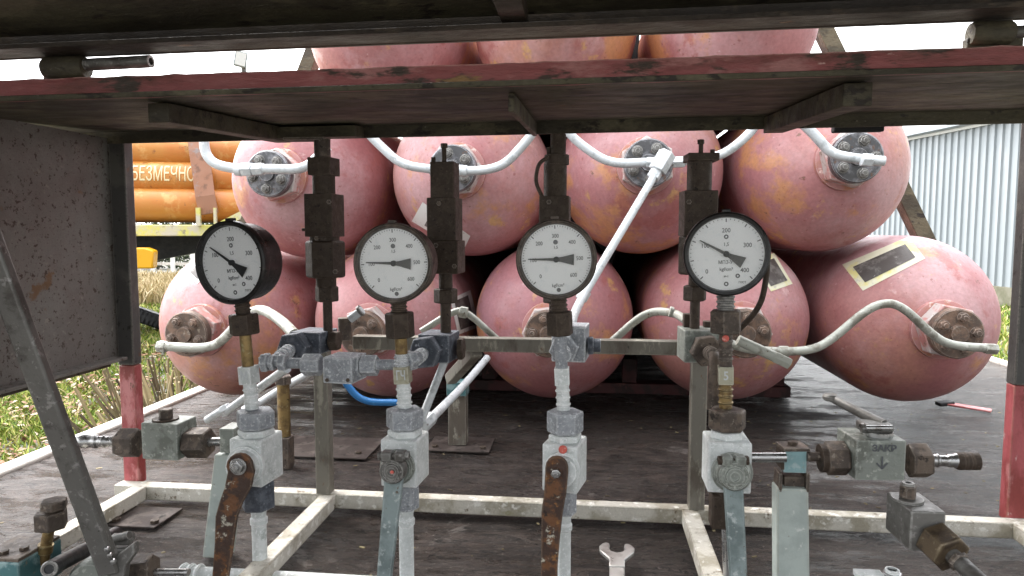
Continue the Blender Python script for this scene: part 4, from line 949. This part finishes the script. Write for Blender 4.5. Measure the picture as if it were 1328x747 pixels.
v, c, w_, h_, m = ball_valve("frosted ball valve with a rusty peeling cranked lever, below the first gauge", (295, 341, 570, 632), R(-7), 'frost_light', (328, 530, 47), (336, 657, 41), 'frost', 'frost_dark', (19, 740), 'frost_light')
bonnet(v, 319, 603, .963, 24, .016, 'frost_light')
lv = strap_lever(v, (310, 605), [(312, 612, 34), (308, 632, 34), (299, 652, 30), (293, 670, 28), (290, 705, 24), (284, 760, 20)], .935, 'rustlever')
bolt_front(lv, 309, 605, .934, 8.5, 'steel')
v, c, w_, h_, m = ball_valve("frosted ball valve with a tapered grey green lever, below the second gauge", (492, 541, 571, 633), R(-5), 'frost_light', (524, 528, 46), (535, 658, 33), 'frost', 'frost', (19, 740), 'frost_light')
def clamp_lever(v, piv, end, Y, r1, wt, we, mt, headm, lug_y):
    c = U(*piv, Y); s_ = S(c); D = Vector((0,-1,0))
    lv = MB(); a = U(piv[0], piv[1]+12, Y-.004); b = U(end[0], end[1], Y-.02)
    wm = s_
    p = [U(piv[0]-wt/2, piv[1]+6, Y), U(piv[0]+wt/2, piv[1]+6, Y), U(end[0]+we/2, end[1], Y-.03), U(end[0]-we/2, end[1], Y-.03)]
    vs = p + [q+Vector((0, .009, 0)) for q in p]
    lv.add(vs, [(3,2,1,0),(4,5,6,7),(0,1,5,4),(1,2,6,5),(2,3,7,6),(3,0,4,7)])
    lever = mk('lever', lv, M[mt], v, bevel=.0025)
    hd = MB().lathe([(0,-.004),(r1*s_,-.004),(r1*s_*1.03,0),(r1*s_,.010),(r1*s_*.86,.013),(r1*s_*.8,.011),(r1*s_*.6,.011),(r1*s_*.56,.014),(r1*s_*.3,.014),(r1*s_*.28,.011),(0,.011)], c, D, 36)
    head = mk('hub', hd, M[headm], lever)
    for sx in (-1, 1):
        q = U(piv[0]+sx*8.5, lug_y, Y-.004)
        mk('clamp_ear', MB().box(q, (14*s_, .018, 13*s_)), M[headm], head, bevel=.0025)
    q0, q1 = U(piv[0]-20, lug_y, Y-.006), U(piv[0]+20, lug_y, Y-.006); dd = (q1-q0).normalized()
    b = MB().cyl(q0, q1, .0035, 12); b.cyl(q0, q0+dd*.006, .006, 14); b.hexn(q1-dd*.006, q1, .0065)
    mk('clamp_bolt', b, M['dark' if headm != 'greysteel' else 'greysteel'], head, bevel=.0005)
    for k in range(8):
        a = k*math.pi/4; q = c + Vector((math.cos(a)*r1*s_*.7, -.011, math.sin(a)*r1*s_*.7))
        mk('index_mark', MB().box(q, (.0022, .0022, .0022), Matrix.Rotation(-a, 3, 'Y')), M[headm], head)
    return head
bonnet(v, 516, 605, .963, 22, .012, 'greengrey')
hd = clamp_lever(v, (511, 608), (496, 765), .935, 17, 25, 19, 'green', 'greysteel', 591)
mk('index_dot', MB().lathe([(0,0),(.0028,0),(0,.002)], U(512, 608, .935)+Vector((0,-.0145,0)), Vector((0,-1,0)), 10), M['redspot'], hd)
v, c, w_, h_, m = ball_valve("frosted ball valve with a red dab and strap lever, below the third gauge", (702, 749, 577, 640), R(-13), 'frost_light', (732, 531, 45), (742, 664, 30), 'frost', 'frost', (17, 740), 'frost_light')
bonnet(v, 729, 608, .963, 22, .016, 'frost_light')
lv = strap_lever(v, (722, 607), [(722, 613, 30), (720, 640, 29), (716, 665, 28), (714, 700, 24), (711, 760, 20)], .937, 'rustlever')
bolt_front(lv, 721, 613, .936, 6.5, 'steel', False)
q = U(730, 583, .957); mk('red_dab', MB().lathe([(0,0),(.0062,0),(.005,.0012),(0,.0015)], q, Vector((.1,-1,0)), 14), M['redspot'], v)
v, c, w_, h_, m = ball_valve("pale ball valve with a blue grey lever hanging straight down, below the fourth gauge", (919, 974, 574, 641), R(-1), 'frost_light', (942, 529, 46), (946, 668, 38), 'brown', 'dark', None, None)
bonnet(v, 949, 612, .963, 25, .010, 'greengrey')
clamp_lever(v, (951, 614), (959, 765), .938, 20, 26, 23, 'green', 'greengrey', 597)
mk('side_plate', MB().box(U(931, 660, .99), (.022, .03, .05)), M['dark'], v, bevel=.003)
mk('drain_tube', MB().tube([U(940, 660, 1.02), U(940, 700, 1.02), U(943, 765, 1.02)], .0048, 12), M['steel'], v)

# ================================================================= TUBES
def tube_thing(lab, pts, rpx, mt='pipe_white', nuts=(), name='connecting_tube', group="white tubes linking the cylinders"):
    P3 = [U(*p) for p in pts]; r = rpx*S(P3[len(P3)//2]); t = thing(name, P3[0], lab, "tube", group)
    mk('tube', MB().tube(P3, r, 14), M[mt], t)
    for (px, py, Y), (qx, qy, QY), k, shp in nuts:
        a, b = U(px, py, Y), U(qx, qy, QY); mb = MB()
        if shp == 'hex': mb.hexn(a, b, k*S(a))
        else: mb.cyl(a, b, k*S(a), 18)
        mk('fitting', mb, M[mt], t, bevel=.001)
    return t
YT = 1.63
tube_thing("thick white tube curving down behind the shelf to the top left cylinder neck", [(266,150,YT),(264,196,YT),(278,214,YT),(318,221,YT),(345,219,YT),(385,220,YT),(402,214,YT),(425,190,YT)], 6.3,
   nuts=[((306,220,YT),(314,221,YT),8,'cyl'),((314,220,YT),(328,220,YT),9.5,'hex'),((328,220,YT),(342,219,YT),8.5,'hex')])
tube_thing("white tube sagging across the second cylinder of the upper row", [(470,165,YT),(490,186,YT),(520,214,YT),(570,221,YT),(625,222,YT),(655,214,YT),(684,182,YT),(700,160,YT)], 6.0,
   nuts=[((584,221,YT),(592,221,YT),8,'hex'),((592,221,YT),(606,222,YT),7.5,'cyl')])
tube_thing("white tube sagging across the third cylinder of the upper row", [(728,160,YT),(748,184,YT),(790,213,YT),(850,210,YT),(905,208,YT),(940,200,YT),(970,176,YT),(985,155,YT)], 6.0,
   nuts=[((838,211,YT),(848,211,YT),7.5,'hex'),((872,211,YT),(888,210,YT),7.5,'hex')])
tube_thing("white tube running down from the shelf to the upper right cylinder neck", [(1030,150,YT),(1056,174,YT),(1078,200,YT),(1110,206,YT),(1130,207,YT)], 6.5,
   nuts=[((1117,207,1.615),(1131,208,1.615),9,'hex'),((1130,208,1.615),(1147,209,1.615),6.5,'cyl')])
tube_thing("straight white tube slanting from the upper elbow down behind the third gauge", [(861,207,1.60),(825,268,1.54),(757,382,1.40),(744,408,1.30),(740,425,1.2)], 5.6,
   nuts=[((866,198,1.60),(852,222,1.59),12,'hex'),((852,222,1.59),(846,232,1.58),8.5,'hex'),((760,377,1.405),(753,389,1.40),8,'hex')])
tube_thing("cream tube bending up from the bottom left flange behind the first gauge", [(208,449,1.62),(262,452,1.62),(285,446,1.62),(318,408,1.55),(340,400,1.5),(365,416,1.4),(382,434,1.3)], 6.3, 'pipe_cream',
   nuts=[((205,449,1.62),(216,450,1.62),8,'hex')])
tube_thing("long cream tube arching over the bottom right cylinder to its flange", [(930,440,1.42),(975,455,1.5),(1040,456,1.56),(1070,448,1.58),(1130,396,1.58),(1165,392,1.58),(1215,440,1.6),(1240,449,1.6),(1292,452,1.6)], 5.6, 'pipe_cream',
   nuts=[((1277,452,1.6),(1293,453,1.6),7.5,'hex'),((1010,456,1.55),(1022,456,1.55),7.5,'cyl')])
tube_thing("cream tube arching over the fourth bottom cylinder", [(790,446,1.34),(828,412,1.34),(850,403,1.32),(876,406,1.27),(890,416,1.22)], 5.2, 'pipe_cream',
   nuts=[((868,404,1.27),(873,405,1.27),7,'cyl')])
tube_thing("thin white peaked tube behind the second upright valve", [(546,430,1.32),(584,406,1.34),(602,401,1.34),(648,443,1.34)], 4.4, 'pipe_cream',
   nuts=[((596,404,1.33),(606,406,1.33),8,'hex')])
tube_thing("short steel tube with a cut end behind the fourth gauge stem", [(957,441,1.16),(1012,466,1.16)], 7, 'pipe_cream',
   nuts=[((1003,462,1.16),(1024,472,1.16),8,'hex')])
tube_thing("white tube slanting up behind the first valve, with a cap at its foot", [(292,535,1.30),(352,492,1.25),(372,478,1.2)], 5.6,
   nuts=[((268,545,1.31),(292,530,1.30),5,'cyl'),((288,534,1.30),(298,529,1.30),8,'hex')])
tube_thing("white tube slanting just behind the brass pipe", [(322,532,1.62),(362,506,1.6),(402,484,1.58),(432,466,1.55)], 5.2,
   nuts=[((318,534,1.62),(330,527,1.62),9,'hex')])
tube_thing("white tube slanting right from the second valve through the short stand", [(553,549,1.30),(600,502,1.62),(632,464,1.75)], 5.0,
   nuts=[((548,552,1.28),(560,541,1.31),10,'hex')])
tube_thing("straight white tube leaning from the second valve up to the dark cube", [(546,546,1.09),(576,470,1.14)], 5.2)
hose = [U(448,496,1.5), U(462,514,1.5), U(480,522,1.5), U(520,522,1.5)]
tag(mk('blue_hose', MB().tube(hose, .008, 12), M['blue']), "bright blue hose curving behind the second gauge stem", "hose")

# ================================================================= SIDE NEEDLE VALVES
# left
mb = MB(); c, w_, h_ = fbox(mb, 181, 232, 549, 597, 1.07, .055, R(-3))
t = thing('needle_valve', c-Vector((0,0,h_/2)), "grey green block valve lying sideways in front of the left red post", "needle valve")
mk('body', mb, M['greengrey'], t, bevel=.0015)
Yc = 1.095
mk('packing_nut', hseg(MB(), 'hex', 574, 155, 181, 37, Yc, rot=.5), M['brown'], t, bevel=.0012)
pr = MB(); a = U(100, 572, Yc); b = U(156, 573, Yc); s_ = S(b); L = (b-a).length; k = L/56
pr.lathe([(0,0),(8.5*s_,0),(9*s_,2*k),(9*s_,14*k),(7.5*s_,16*k),(7.5*s_,22*k),(9*s_,23*k),(9*s_,27*k),(7*s_,29*k),(7*s_,34*k),(8*s_,35*k),(8*s_,38*k),(6.5*s_,40*k),(6.5*s_,46*k),(7.5*s_,47*k),(7.5*s_,50*k),(6.5*s_,52*k),(6.5*s_,L),(0,L)], a, b-a, 24)
mk('nipple', pr, M['steel'], t)
mk('gland_nut', hseg(MB(), 'hex', 574, 243, 272, 38, Yc, rot=.2), M['brown'], t, bevel=.0012)
mk('collar', hseg(MB(), 'cyl', 574, 237, 244, 31, Yc), M['dark'], t)
mk('spindle', hseg(MB(), 'cyl', 573, 270, 288, 12, Yc), M['steel'], t)
mk('top_bolt', seg(MB(), 'hex', 215, 530, 543, 17, Yc, rot=.3), M['brown'], t, bevel=.001); mk('washer', seg(MB(), 'cyl', 215, 542, 546, 32, Yc), M['dark'], t)
# flat post behind the first lever
def flat_post(lab, top, bot, wpx_t, wpx_b, Y, clamp):
    a, b = U(*top, Y), U(*bot, Y); s_ = S(a); t = thing('flat_post', b, lab, "post")
    dd = b-a; k = (DZ+.004-a.z)/dd.z; b2 = a+dd*k
    p = [a-Vector((wpx_t*s_/2,0,0)), a+Vector((wpx_t*s_/2,0,0)), b2+Vector((wpx_b*s_/2,0,0)), b2-Vector((wpx_b*s_/2,0,0))]
    mb = MB().add(p+[q+Vector((0,.03,0)) for q in p], [(3,2,1,0),(4,5,6,7),(0,1,5,4),(1,2,6,5),(2,3,7,6),(3,0,4,7)])
    mk('column', mb, M['flatpost'], t, bevel=.0025)
    x0, x1, y0, y1, Yf, mt = clamp; mb = MB(); fbox(mb, x0, x1, y0, y1, Yf, .04); mk('clamp', mb, M[mt], t, bevel=.0015)
    return t
M['flatpost'] = material("pale_green_flat_post", (.47, .53, .50), .5, 0, [((.38, .43, .41), 8, .55, .06, 10), ((.42, .28, .09), 16, .67, .03, 11), ((.62, .65, .62), 60, .62, .04, 9), ((.2,.15,.1), 70, .67, .02, 9)], bump=.3, bscale=120, edge=(.42,.30,.16))
flat_post("leaning pale green flat post behind the rusty cranked lever", (292, 590), (276, 740), 30, 34, 1.05, (284, 304, 556, 588, 1.05, 'greengrey'))
t = flat_post("upright pale green square post clamping the right hand brass tube", (1028, 634), (1029, 747), 40, 42, 1.02, (1017, 1046, 583, 614, 1.02, 'clampteal'))
mk('saddle', MB().box(U(1028, 624, 1.04), (.030, .02, .020)), M['brown'], t, bevel=.002)
for x_ in (1009, 1044): mk('saddle_ear', MB().box(U(x_, 622, 1.035), (.005, .03, .028)), M['brown'], t, bevel=.001)
mk('clamp_plate', MB().box(U(1028, 579, 1.035), (.038, .035, .005), RZ(R(6))), M['brown'], t, bevel=.001); mk('clamp_ear', MB().box(U(1012, 592, 1.035), (.005, .03, .03)), M['dark'], t, bevel=.001)
mk('bolt', seg(MB(), 'hex', 1028, 572, 577, 12, 1.035), M['dark'], t)
# right
mb = MB(); rr = R(4); c, w_, h_ = fbox(mb, 1111, 1174, 571, 624, .99, .065, rr)
t = thing('needle_valve', c-Vector((0,0,h_/2)), "grey block valve marked with an arrow, its short lever pointing back left", "needle valve")
bd = mk('body', mb, M['greengrey'], t, bevel=.0015)
Yc = 1.02
mk('packing_nut', hseg(MB(), 'hex', 597, 1177, 1204, 44, Yc, rot=.5), M['brown'], t, bevel=.0015)
mk('gland_nut', hseg(MB(), 'hex', 594, 1070, 1098, 43, Yc, rot=.3), M['brown'], t, bevel=.0015); mk('collar', hseg(MB(), 'cyl', 594, 1063, 1071, 36, Yc), M['dark'], t); mk('ring', hseg(MB(), 'cyl', 594, 1097, 1107, 34, Yc), M['dark'], t)
mk('spindle', hseg(MB(), 'cyl', 592, 1046, 1066, 12, Yc), M['brown'], t)
a = U(1203, 597, Yc); b = U(1270, 598, Yc); s_ = S(a); L = (b-a).length; k = L/67
mk('nipple', MB().lathe([(0,0),(8*s_,0),(8*s_,10*k),(9*s_,11*k),(9*s_,13*k),(7*s_,15*k),(7*s_,24*k),(8.5*s_,26*k),(8.5*s_,32*k),(10*s_,36*k),(10.5*s_,40*k),(10*s_,44*k),(10.5*s_,48*k),(10*s_,52*k),(10.5*s_,56*k),(10.5*s_,63*k),(8*s_,L),(5*s_,L),(5*s_,L-.01),(0,L-.01)], a, b-a, 24), M['steel'], t)
TMr = Matrix((RZ(rr) @ Vector((1,0,0)), Vector((0,0,1)), RZ(rr) @ Vector((0,-1,0)))).transposed()
mk('marking', text_mb("ЗАКР", .0125, U(1147, 582, .989), TMr, .0003, 1.05, .0003), M['ink'], bd, smooth=0)
ar = MB(); o = U(1144, 601, .989)
for p in ([(-.001,.010),(.001,.010),(.001,-.008),(-.001,-.008)], [(-.001,-.0085),(.001,-.007),(-.0065,.001),(-.008,0)], [(.001,-.0085),(-.001,-.007),(.0065,.001),(.008,0)]): ar.extr(p, .0004, o, TMr)
mk('arrow_marking', ar, M['ink'], bd, smooth=0)
mk('stem_base', seg(MB(), 'cyl', 1137, 558, 568, 38, 1.02), M['steel'], t)
ck = mk('lever_clamp', MB().box(U(1134, 553, 1.02), (.042, .030, .014), RZ(.1)), M['greysteel'], t, bevel=.004)
mk('clamp_bolt', hseg(MB(), 'cyl', 555, 1118, 1157, 8, 1.0), M['steel'], t); mk('clamp_bolt_head', hseg(MB(), 'hex', 555, 1116, 1122, 13, 1.0), M['steel'], t)
lvv = mk('lever', MB().tube([U(1146, 551, 1.02), U(1078, 516, 1.10)], [.0078, .0062], 16), M['greysteel'], t)
mk('lever_knob', MB().lathe([(0,-.003),(.009,-.003),(.0115,0),(.0115,.004),(.009,.007),(0,.008)], U(1077, 517, 1.10), Vector((0,0,1)), 24), M['greysteel'], lvv)
# brass tube from valve four to the post
c1, c2 = U(1238, 598, Yc), U(1268, 598, Yc); mk('sleeve', MB().lathe([(0,0),(.0105,0),(.0125,.004),(.0125,.009),(.0117,.010),(.0117,.012),(.0125,.013),(.0125,.018),(.0117,.019),(.0117,.021),(.0125,.022),(.0125,(c2-c1).length),(0,(c2-c1).length)], c1, c2-c1, 28), M['dark'], t)
tag(mk('brass_tube', hseg(MB(), 'cyl', 593, 974, 1019, 13, 1.0), M['steel']), "short shiny brass tube between the fourth valve and the teal clamp", "tube")
# lower right block
t = thing('angle_valve', U(1205, 690, .80), "grey block valve lying toward the viewer at the lower right corner", "needle valve")
A = U(1184, 664, .80); B_ = U(1230, 664, .80); wv = (B_-A).length; 
ctr = (A+B_)/2; r3 = RZ(R(2)); hgt = .046
mk('body', MB().box(ctr + Vector((-.003, .030, -hgt/2)), (wv, .06, hgt), r3), M['greysteel'], t, bevel=.0015)
fc = U(1213, 700, .80); nd = Vector((.22, -.8, -.22)).normalized()
mk('gland_nut', MB().hexn(fc-nd*.004, fc+nd*.026, .0225, rot=.3), M['brown_brass'], t, bevel=.0012)
mk('tail', MB().tube([fc+nd*.024, fc+nd*.16], .0088, 16), M['greysteel'], t); mk('tail_ring', MB().hexn(fc+nd*.032, fc+nd*.038, .0115), M['brown'], t)
tb_ = ctr + Vector((-.010, .034, 0)); mk('washer', MB().cyl(tb_, tb_+Vector((0,0,.003)), .017, 24), M['greysteel'], t)
mk('top_bolt', MB().hexn(tb_+Vector((0,0,.003)), tb_+Vector((0,0,.018)), .0095), M['brown'], t, bevel=.0008)
mk('socket', MB().lathe([(.0035,0),(.007,0),(.0065,.003),(.0035,.003)], tb_+Vector((0,0,.018)), Vector((0,0,1)), 14), M['greysteel'], t)

# ================================================================= BOTTOM LEFT CLUSTER
YL = .86
t = thing('lever_valve', U(140, 760, YL), "grey valve at the lower left with a long bar lever leaning up out of view", "lever valve")
lev = MB(); pts = [(-22, 268), (16, 400), (91, 590), (143, 742)]
p0, p1 = U(-30, 270, .74), U(144, 742, YL-.03)
lev.bar(p0, p1, .027, .016, up=Vector((.15, -1, 0)))
mk('lever', lev, M['greysteel'], t, bevel=.003)
bdv = MB().lathe([(0,-.03),(.026,-.03),(.030,-.025),(.030,.02),(.026,.026),(0,.026)], U(127, 748, YL), Vector((.2,-1,.1)), 32)
mk('body', bdv, M['greengrey'], t)
mk('clamp_ear', MB().box(U(158, 699, YL+.02), (.030, .02, .012), RZ(.2)), M['greysteel'], t, bevel=.003)
mk('clamp_ear', MB().box(U(152, 712, YL+.02), (.036, .02, .010), RZ(.2)), M['greysteel'], t, bevel=.003)
mk('clamp_bolt', hseg(MB(), 'cyl', 702, 138, 168, 11, YL+.005, y1=694), M['greysteel'], t)
mk('nut', hseg(MB(), 'hex', 739, 168, 200, 32, YL+.03, y1=735, rot=.3), M['brown'], t, bevel=.0012)
mk('stub', hseg(MB(), 'cyl', 742, 199, 245, 9, YL+.03), M['steel'], t)
wb = MB(); 
wb.extr([(0,0),(.034,.026),(.036,.012),(.022,-.006),(.016,-.04),(0,-.04)], .012, U(150, 722, YL-.02), Matrix((Vector((1,0,0)), Vector((0,0,1)), Vector((0,-1,0)))).transposed())
mk('bracket', wb, M['greysteel'], t, bevel=.0015)
for (x_, y_) in ((139, 712), (143, 720), (147, 728)): mk('weld_bead', MB().lathe([(0,-.004),(.003,-.003),(.004,0),(.003,.003),(0,.004)], U(x_, y_, YL-.045), Vector((.3,-1,0)), 10), M['steel'], t)
t = thing('hex_plug', U(47, 747, .84), "brown hex cap on an upright brass elbow at the lower left", "plug")
mk('cap', seg(MB(), 'hex', 70, 648, 660, 31, .84), M['brown'], t, bevel=.001); mk('neck', seg(MB(), 'cyl', 69, 659, 664, 20, .84), M['dark'], t)
mk('nut', seg(MB(), 'hex', 66, 662, 685, 38, .84), M['brown'], t, bevel=.0012)
st = MB(); pp = [U(64, 684, .84), U(61, 700, .84), U(56, 730, .84)]; st.tube(pp, .0072, 16, 3); st.cyl(U(59.5, 706, .84), U(58, 716, .84), .0095, 18); mk('stem', st, M['brass'], t)
mk('elbow', MB().box(U(47, 741, .84), (.019, .02, .030), RZ(.2)), M['brass'], t, bevel=.002)
hs = MB().tube([U(64, 738, .80), U(92, 723, .86), U(126, 706, .94), U(150, 692, 1.0)], .0108, 20); 
t = thing('rubber_hose', U(64, 738, .80), "black rubber hose end lying behind the leaning bar lever", "hose")
mk('tube', hs, M['rubber'], t)
ax = (U(64,738,.80)-U(92,723,.86)).normalized(); mk('bore', MB().lathe([(.0062,.0),(.0105,.0),(.0095,.0012),(.0062,.0012)], U(64,738,.80), ax, 20), M['greysteel'], t)
t = thing('teal_block', U(10, 760, .80), "teal painted steel block with two screw heads in the bottom left corner", "block")
c = U(8, 752, .80); mk('body', MB().box(c + Vector((-.01, .035, 0)), (.062, .075, .05)), M['teal'], t, bevel=.002)
zt = c.z+.025
mk('top_plate', MB().box(c+Vector((-.01, .035, .0275)), (.060, .073, .005)), M['brown'], t, bevel=.001)
for dx, dy in ((.006, .025), (-.012, .012), (.012, .055)): q = c + Vector((dx, dy, .030)); mk('screw', MB().hexn(q, q+Vector((0,0,.004)), .006), M['dark'], t)

# bottom manifold pipe
t = thing('manifold_pipe', U(235, 742, .985), "thick white frosted pipe along the bottom edge under the valves", "pipe")
a = U(236, 745, .995); b = Vector((U(742, 760, .995).x, .995, a.z)); s_ = S(a); L = (b-a).length
mk('tube', MB().cyl(a, b, .0135, 22), M['frost_light'], t)
for x_ in (0, .012, .026): mk('end_ring', MB().lathe([(0,0),(.0165,0),(.018,.003),(.0165,.006),(0,.006)], a+Vector((x_,0,0)), Vector((1,0,0)), 22), M['frost_light'], t)

# wrench lying on the deck
def wrench():
    Y = U(800, 705, 1.0); d = ray(800, 719); p = d*((DZ+.020)/d.z); s_ = S(p)
    k = .0013; o = p
    pts = []
    head = [(-.010,-.040),(-.010,-.022),(-.016,-.012),(-.0225,-.002),(-.0235,.010),(-.019,.018),(-.0145,.021),(-.0105,.0195),(-.0095,.014),(-.0105,.006),(-.008,-.001),(0,-.005),(.008,-.001),(.0105,.006),(.0095,.014),(.0105,.0195),(.0145,.021),(.019,.018),(.0235,.010),(.0225,-.002),(.016,-.012),(.010,-.022),(.010,-.040)]
    head = [(x*1.22, y*1.22) for x, y in head]
    m_ = RZ(R(-2)) @ Matrix.Rotation(R(3), 3, 'X')
    t = thing('open_wrench', o, "bright steel open ended wrench lying on the deck right of the third valve", "wrench")
    mk('jaw', MB().extr(head, .007, o+Vector((0,0,0)), m_), M['steel_bright'], t, bevel=.0015)
    mk('handle', MB().extr([(-.0118,-.24),(.0118,-.24),(.0118,-.0493),(-.0118,-.0493)], .0055, o+m_ @ Vector((0,0,.0007)), m_), M['steel_bright'], t, bevel=.002)
M['steel_bright'] = material("wrench_steel", (.50, .49, .47), .38, .6, [((.34, .32, .30), 50, .6, .08, 6)], bump=.2, bscale=200)
wrench()
# bolt poking up at the lower right
t = thing('pipe_union', U(1150, 750, .95), "bright nut and washer poking up at the bottom edge, right of the green post", "nut")
q = U(1157, 744, .95); mk('nut', MB().hexn(q-Vector((0,0,.03)), q+Vector((0,0,.002)), .013), M['steel'], t, bevel=.001); mk('bore', MB().lathe([(.006,0),(.0095,0),(.009,.004),(.006,.004)], q+Vector((0,0,.002)), Vector((0,0,1)), 18), M['frost_light'], t)
mk('arm', MB().box(U(1127, 746, .95), (.035, .02, .008)), M['frost_light'], t, bevel=.001)
# red scrap on the deck at right
t = thing('red_scrap', U(1256, 529, 2.0), "small torn red strip on the wet deck near the right post", "scrap")
d = ray(1256, 529); p = d*((DZ+.008)/d.z)
sb = MB(); sb.bar(p+Vector((-.045,.03,.004)), p+Vector((.05,-.03,.0)), .035, .006); mk('strip', sb, M['red'], t, bevel=.002)
mk('clip', MB().bar(p+Vector((-.075,.03,.002)), p+Vector((-.03,.035,.008)), .03, .012), M['understeel'], t, bevel=.003)
# floodlight glimpsed through the slot
t = thing('floodlight', U(312, 79, 9), "small pale floodlight seen through the slot at the left", "floodlight")
q = U(312, 77, 9); mm = Matrix.Rotation(R(12), 3, 'Y') @ RZ(.5)
mk('housing', MB().box(q, (.16, .10, .20), mm), M['green'], t, bevel=.01); mk('lens', MB().box(q+mm @ Vector((0,-.055,0)), (.13, .01, .17), mm), M['label_white'], t)
mk('pole', MB().cyl((q.x, q.y+.08, GZ), (q.x, q.y+.08, q.z), .035, 10), M['greysteel'], t)
# debris flecks on the deck
db = MB()
for i in range(260):
    x = random.uniform(-1.15, 1.4); y = random.uniform(.9, 2.2); a = random.uniform(0, 6.28); s_ = random.uniform(.001, .0045)
    db.box((x, y, DZ+.005), (s_*random.uniform(1, 3), s_, .0015), RZ(a))
tag(mk('grit', db, M['straw'], smooth=0), "pale flecks of grit and straw scattered over the deck", "debris", kind='stuff')
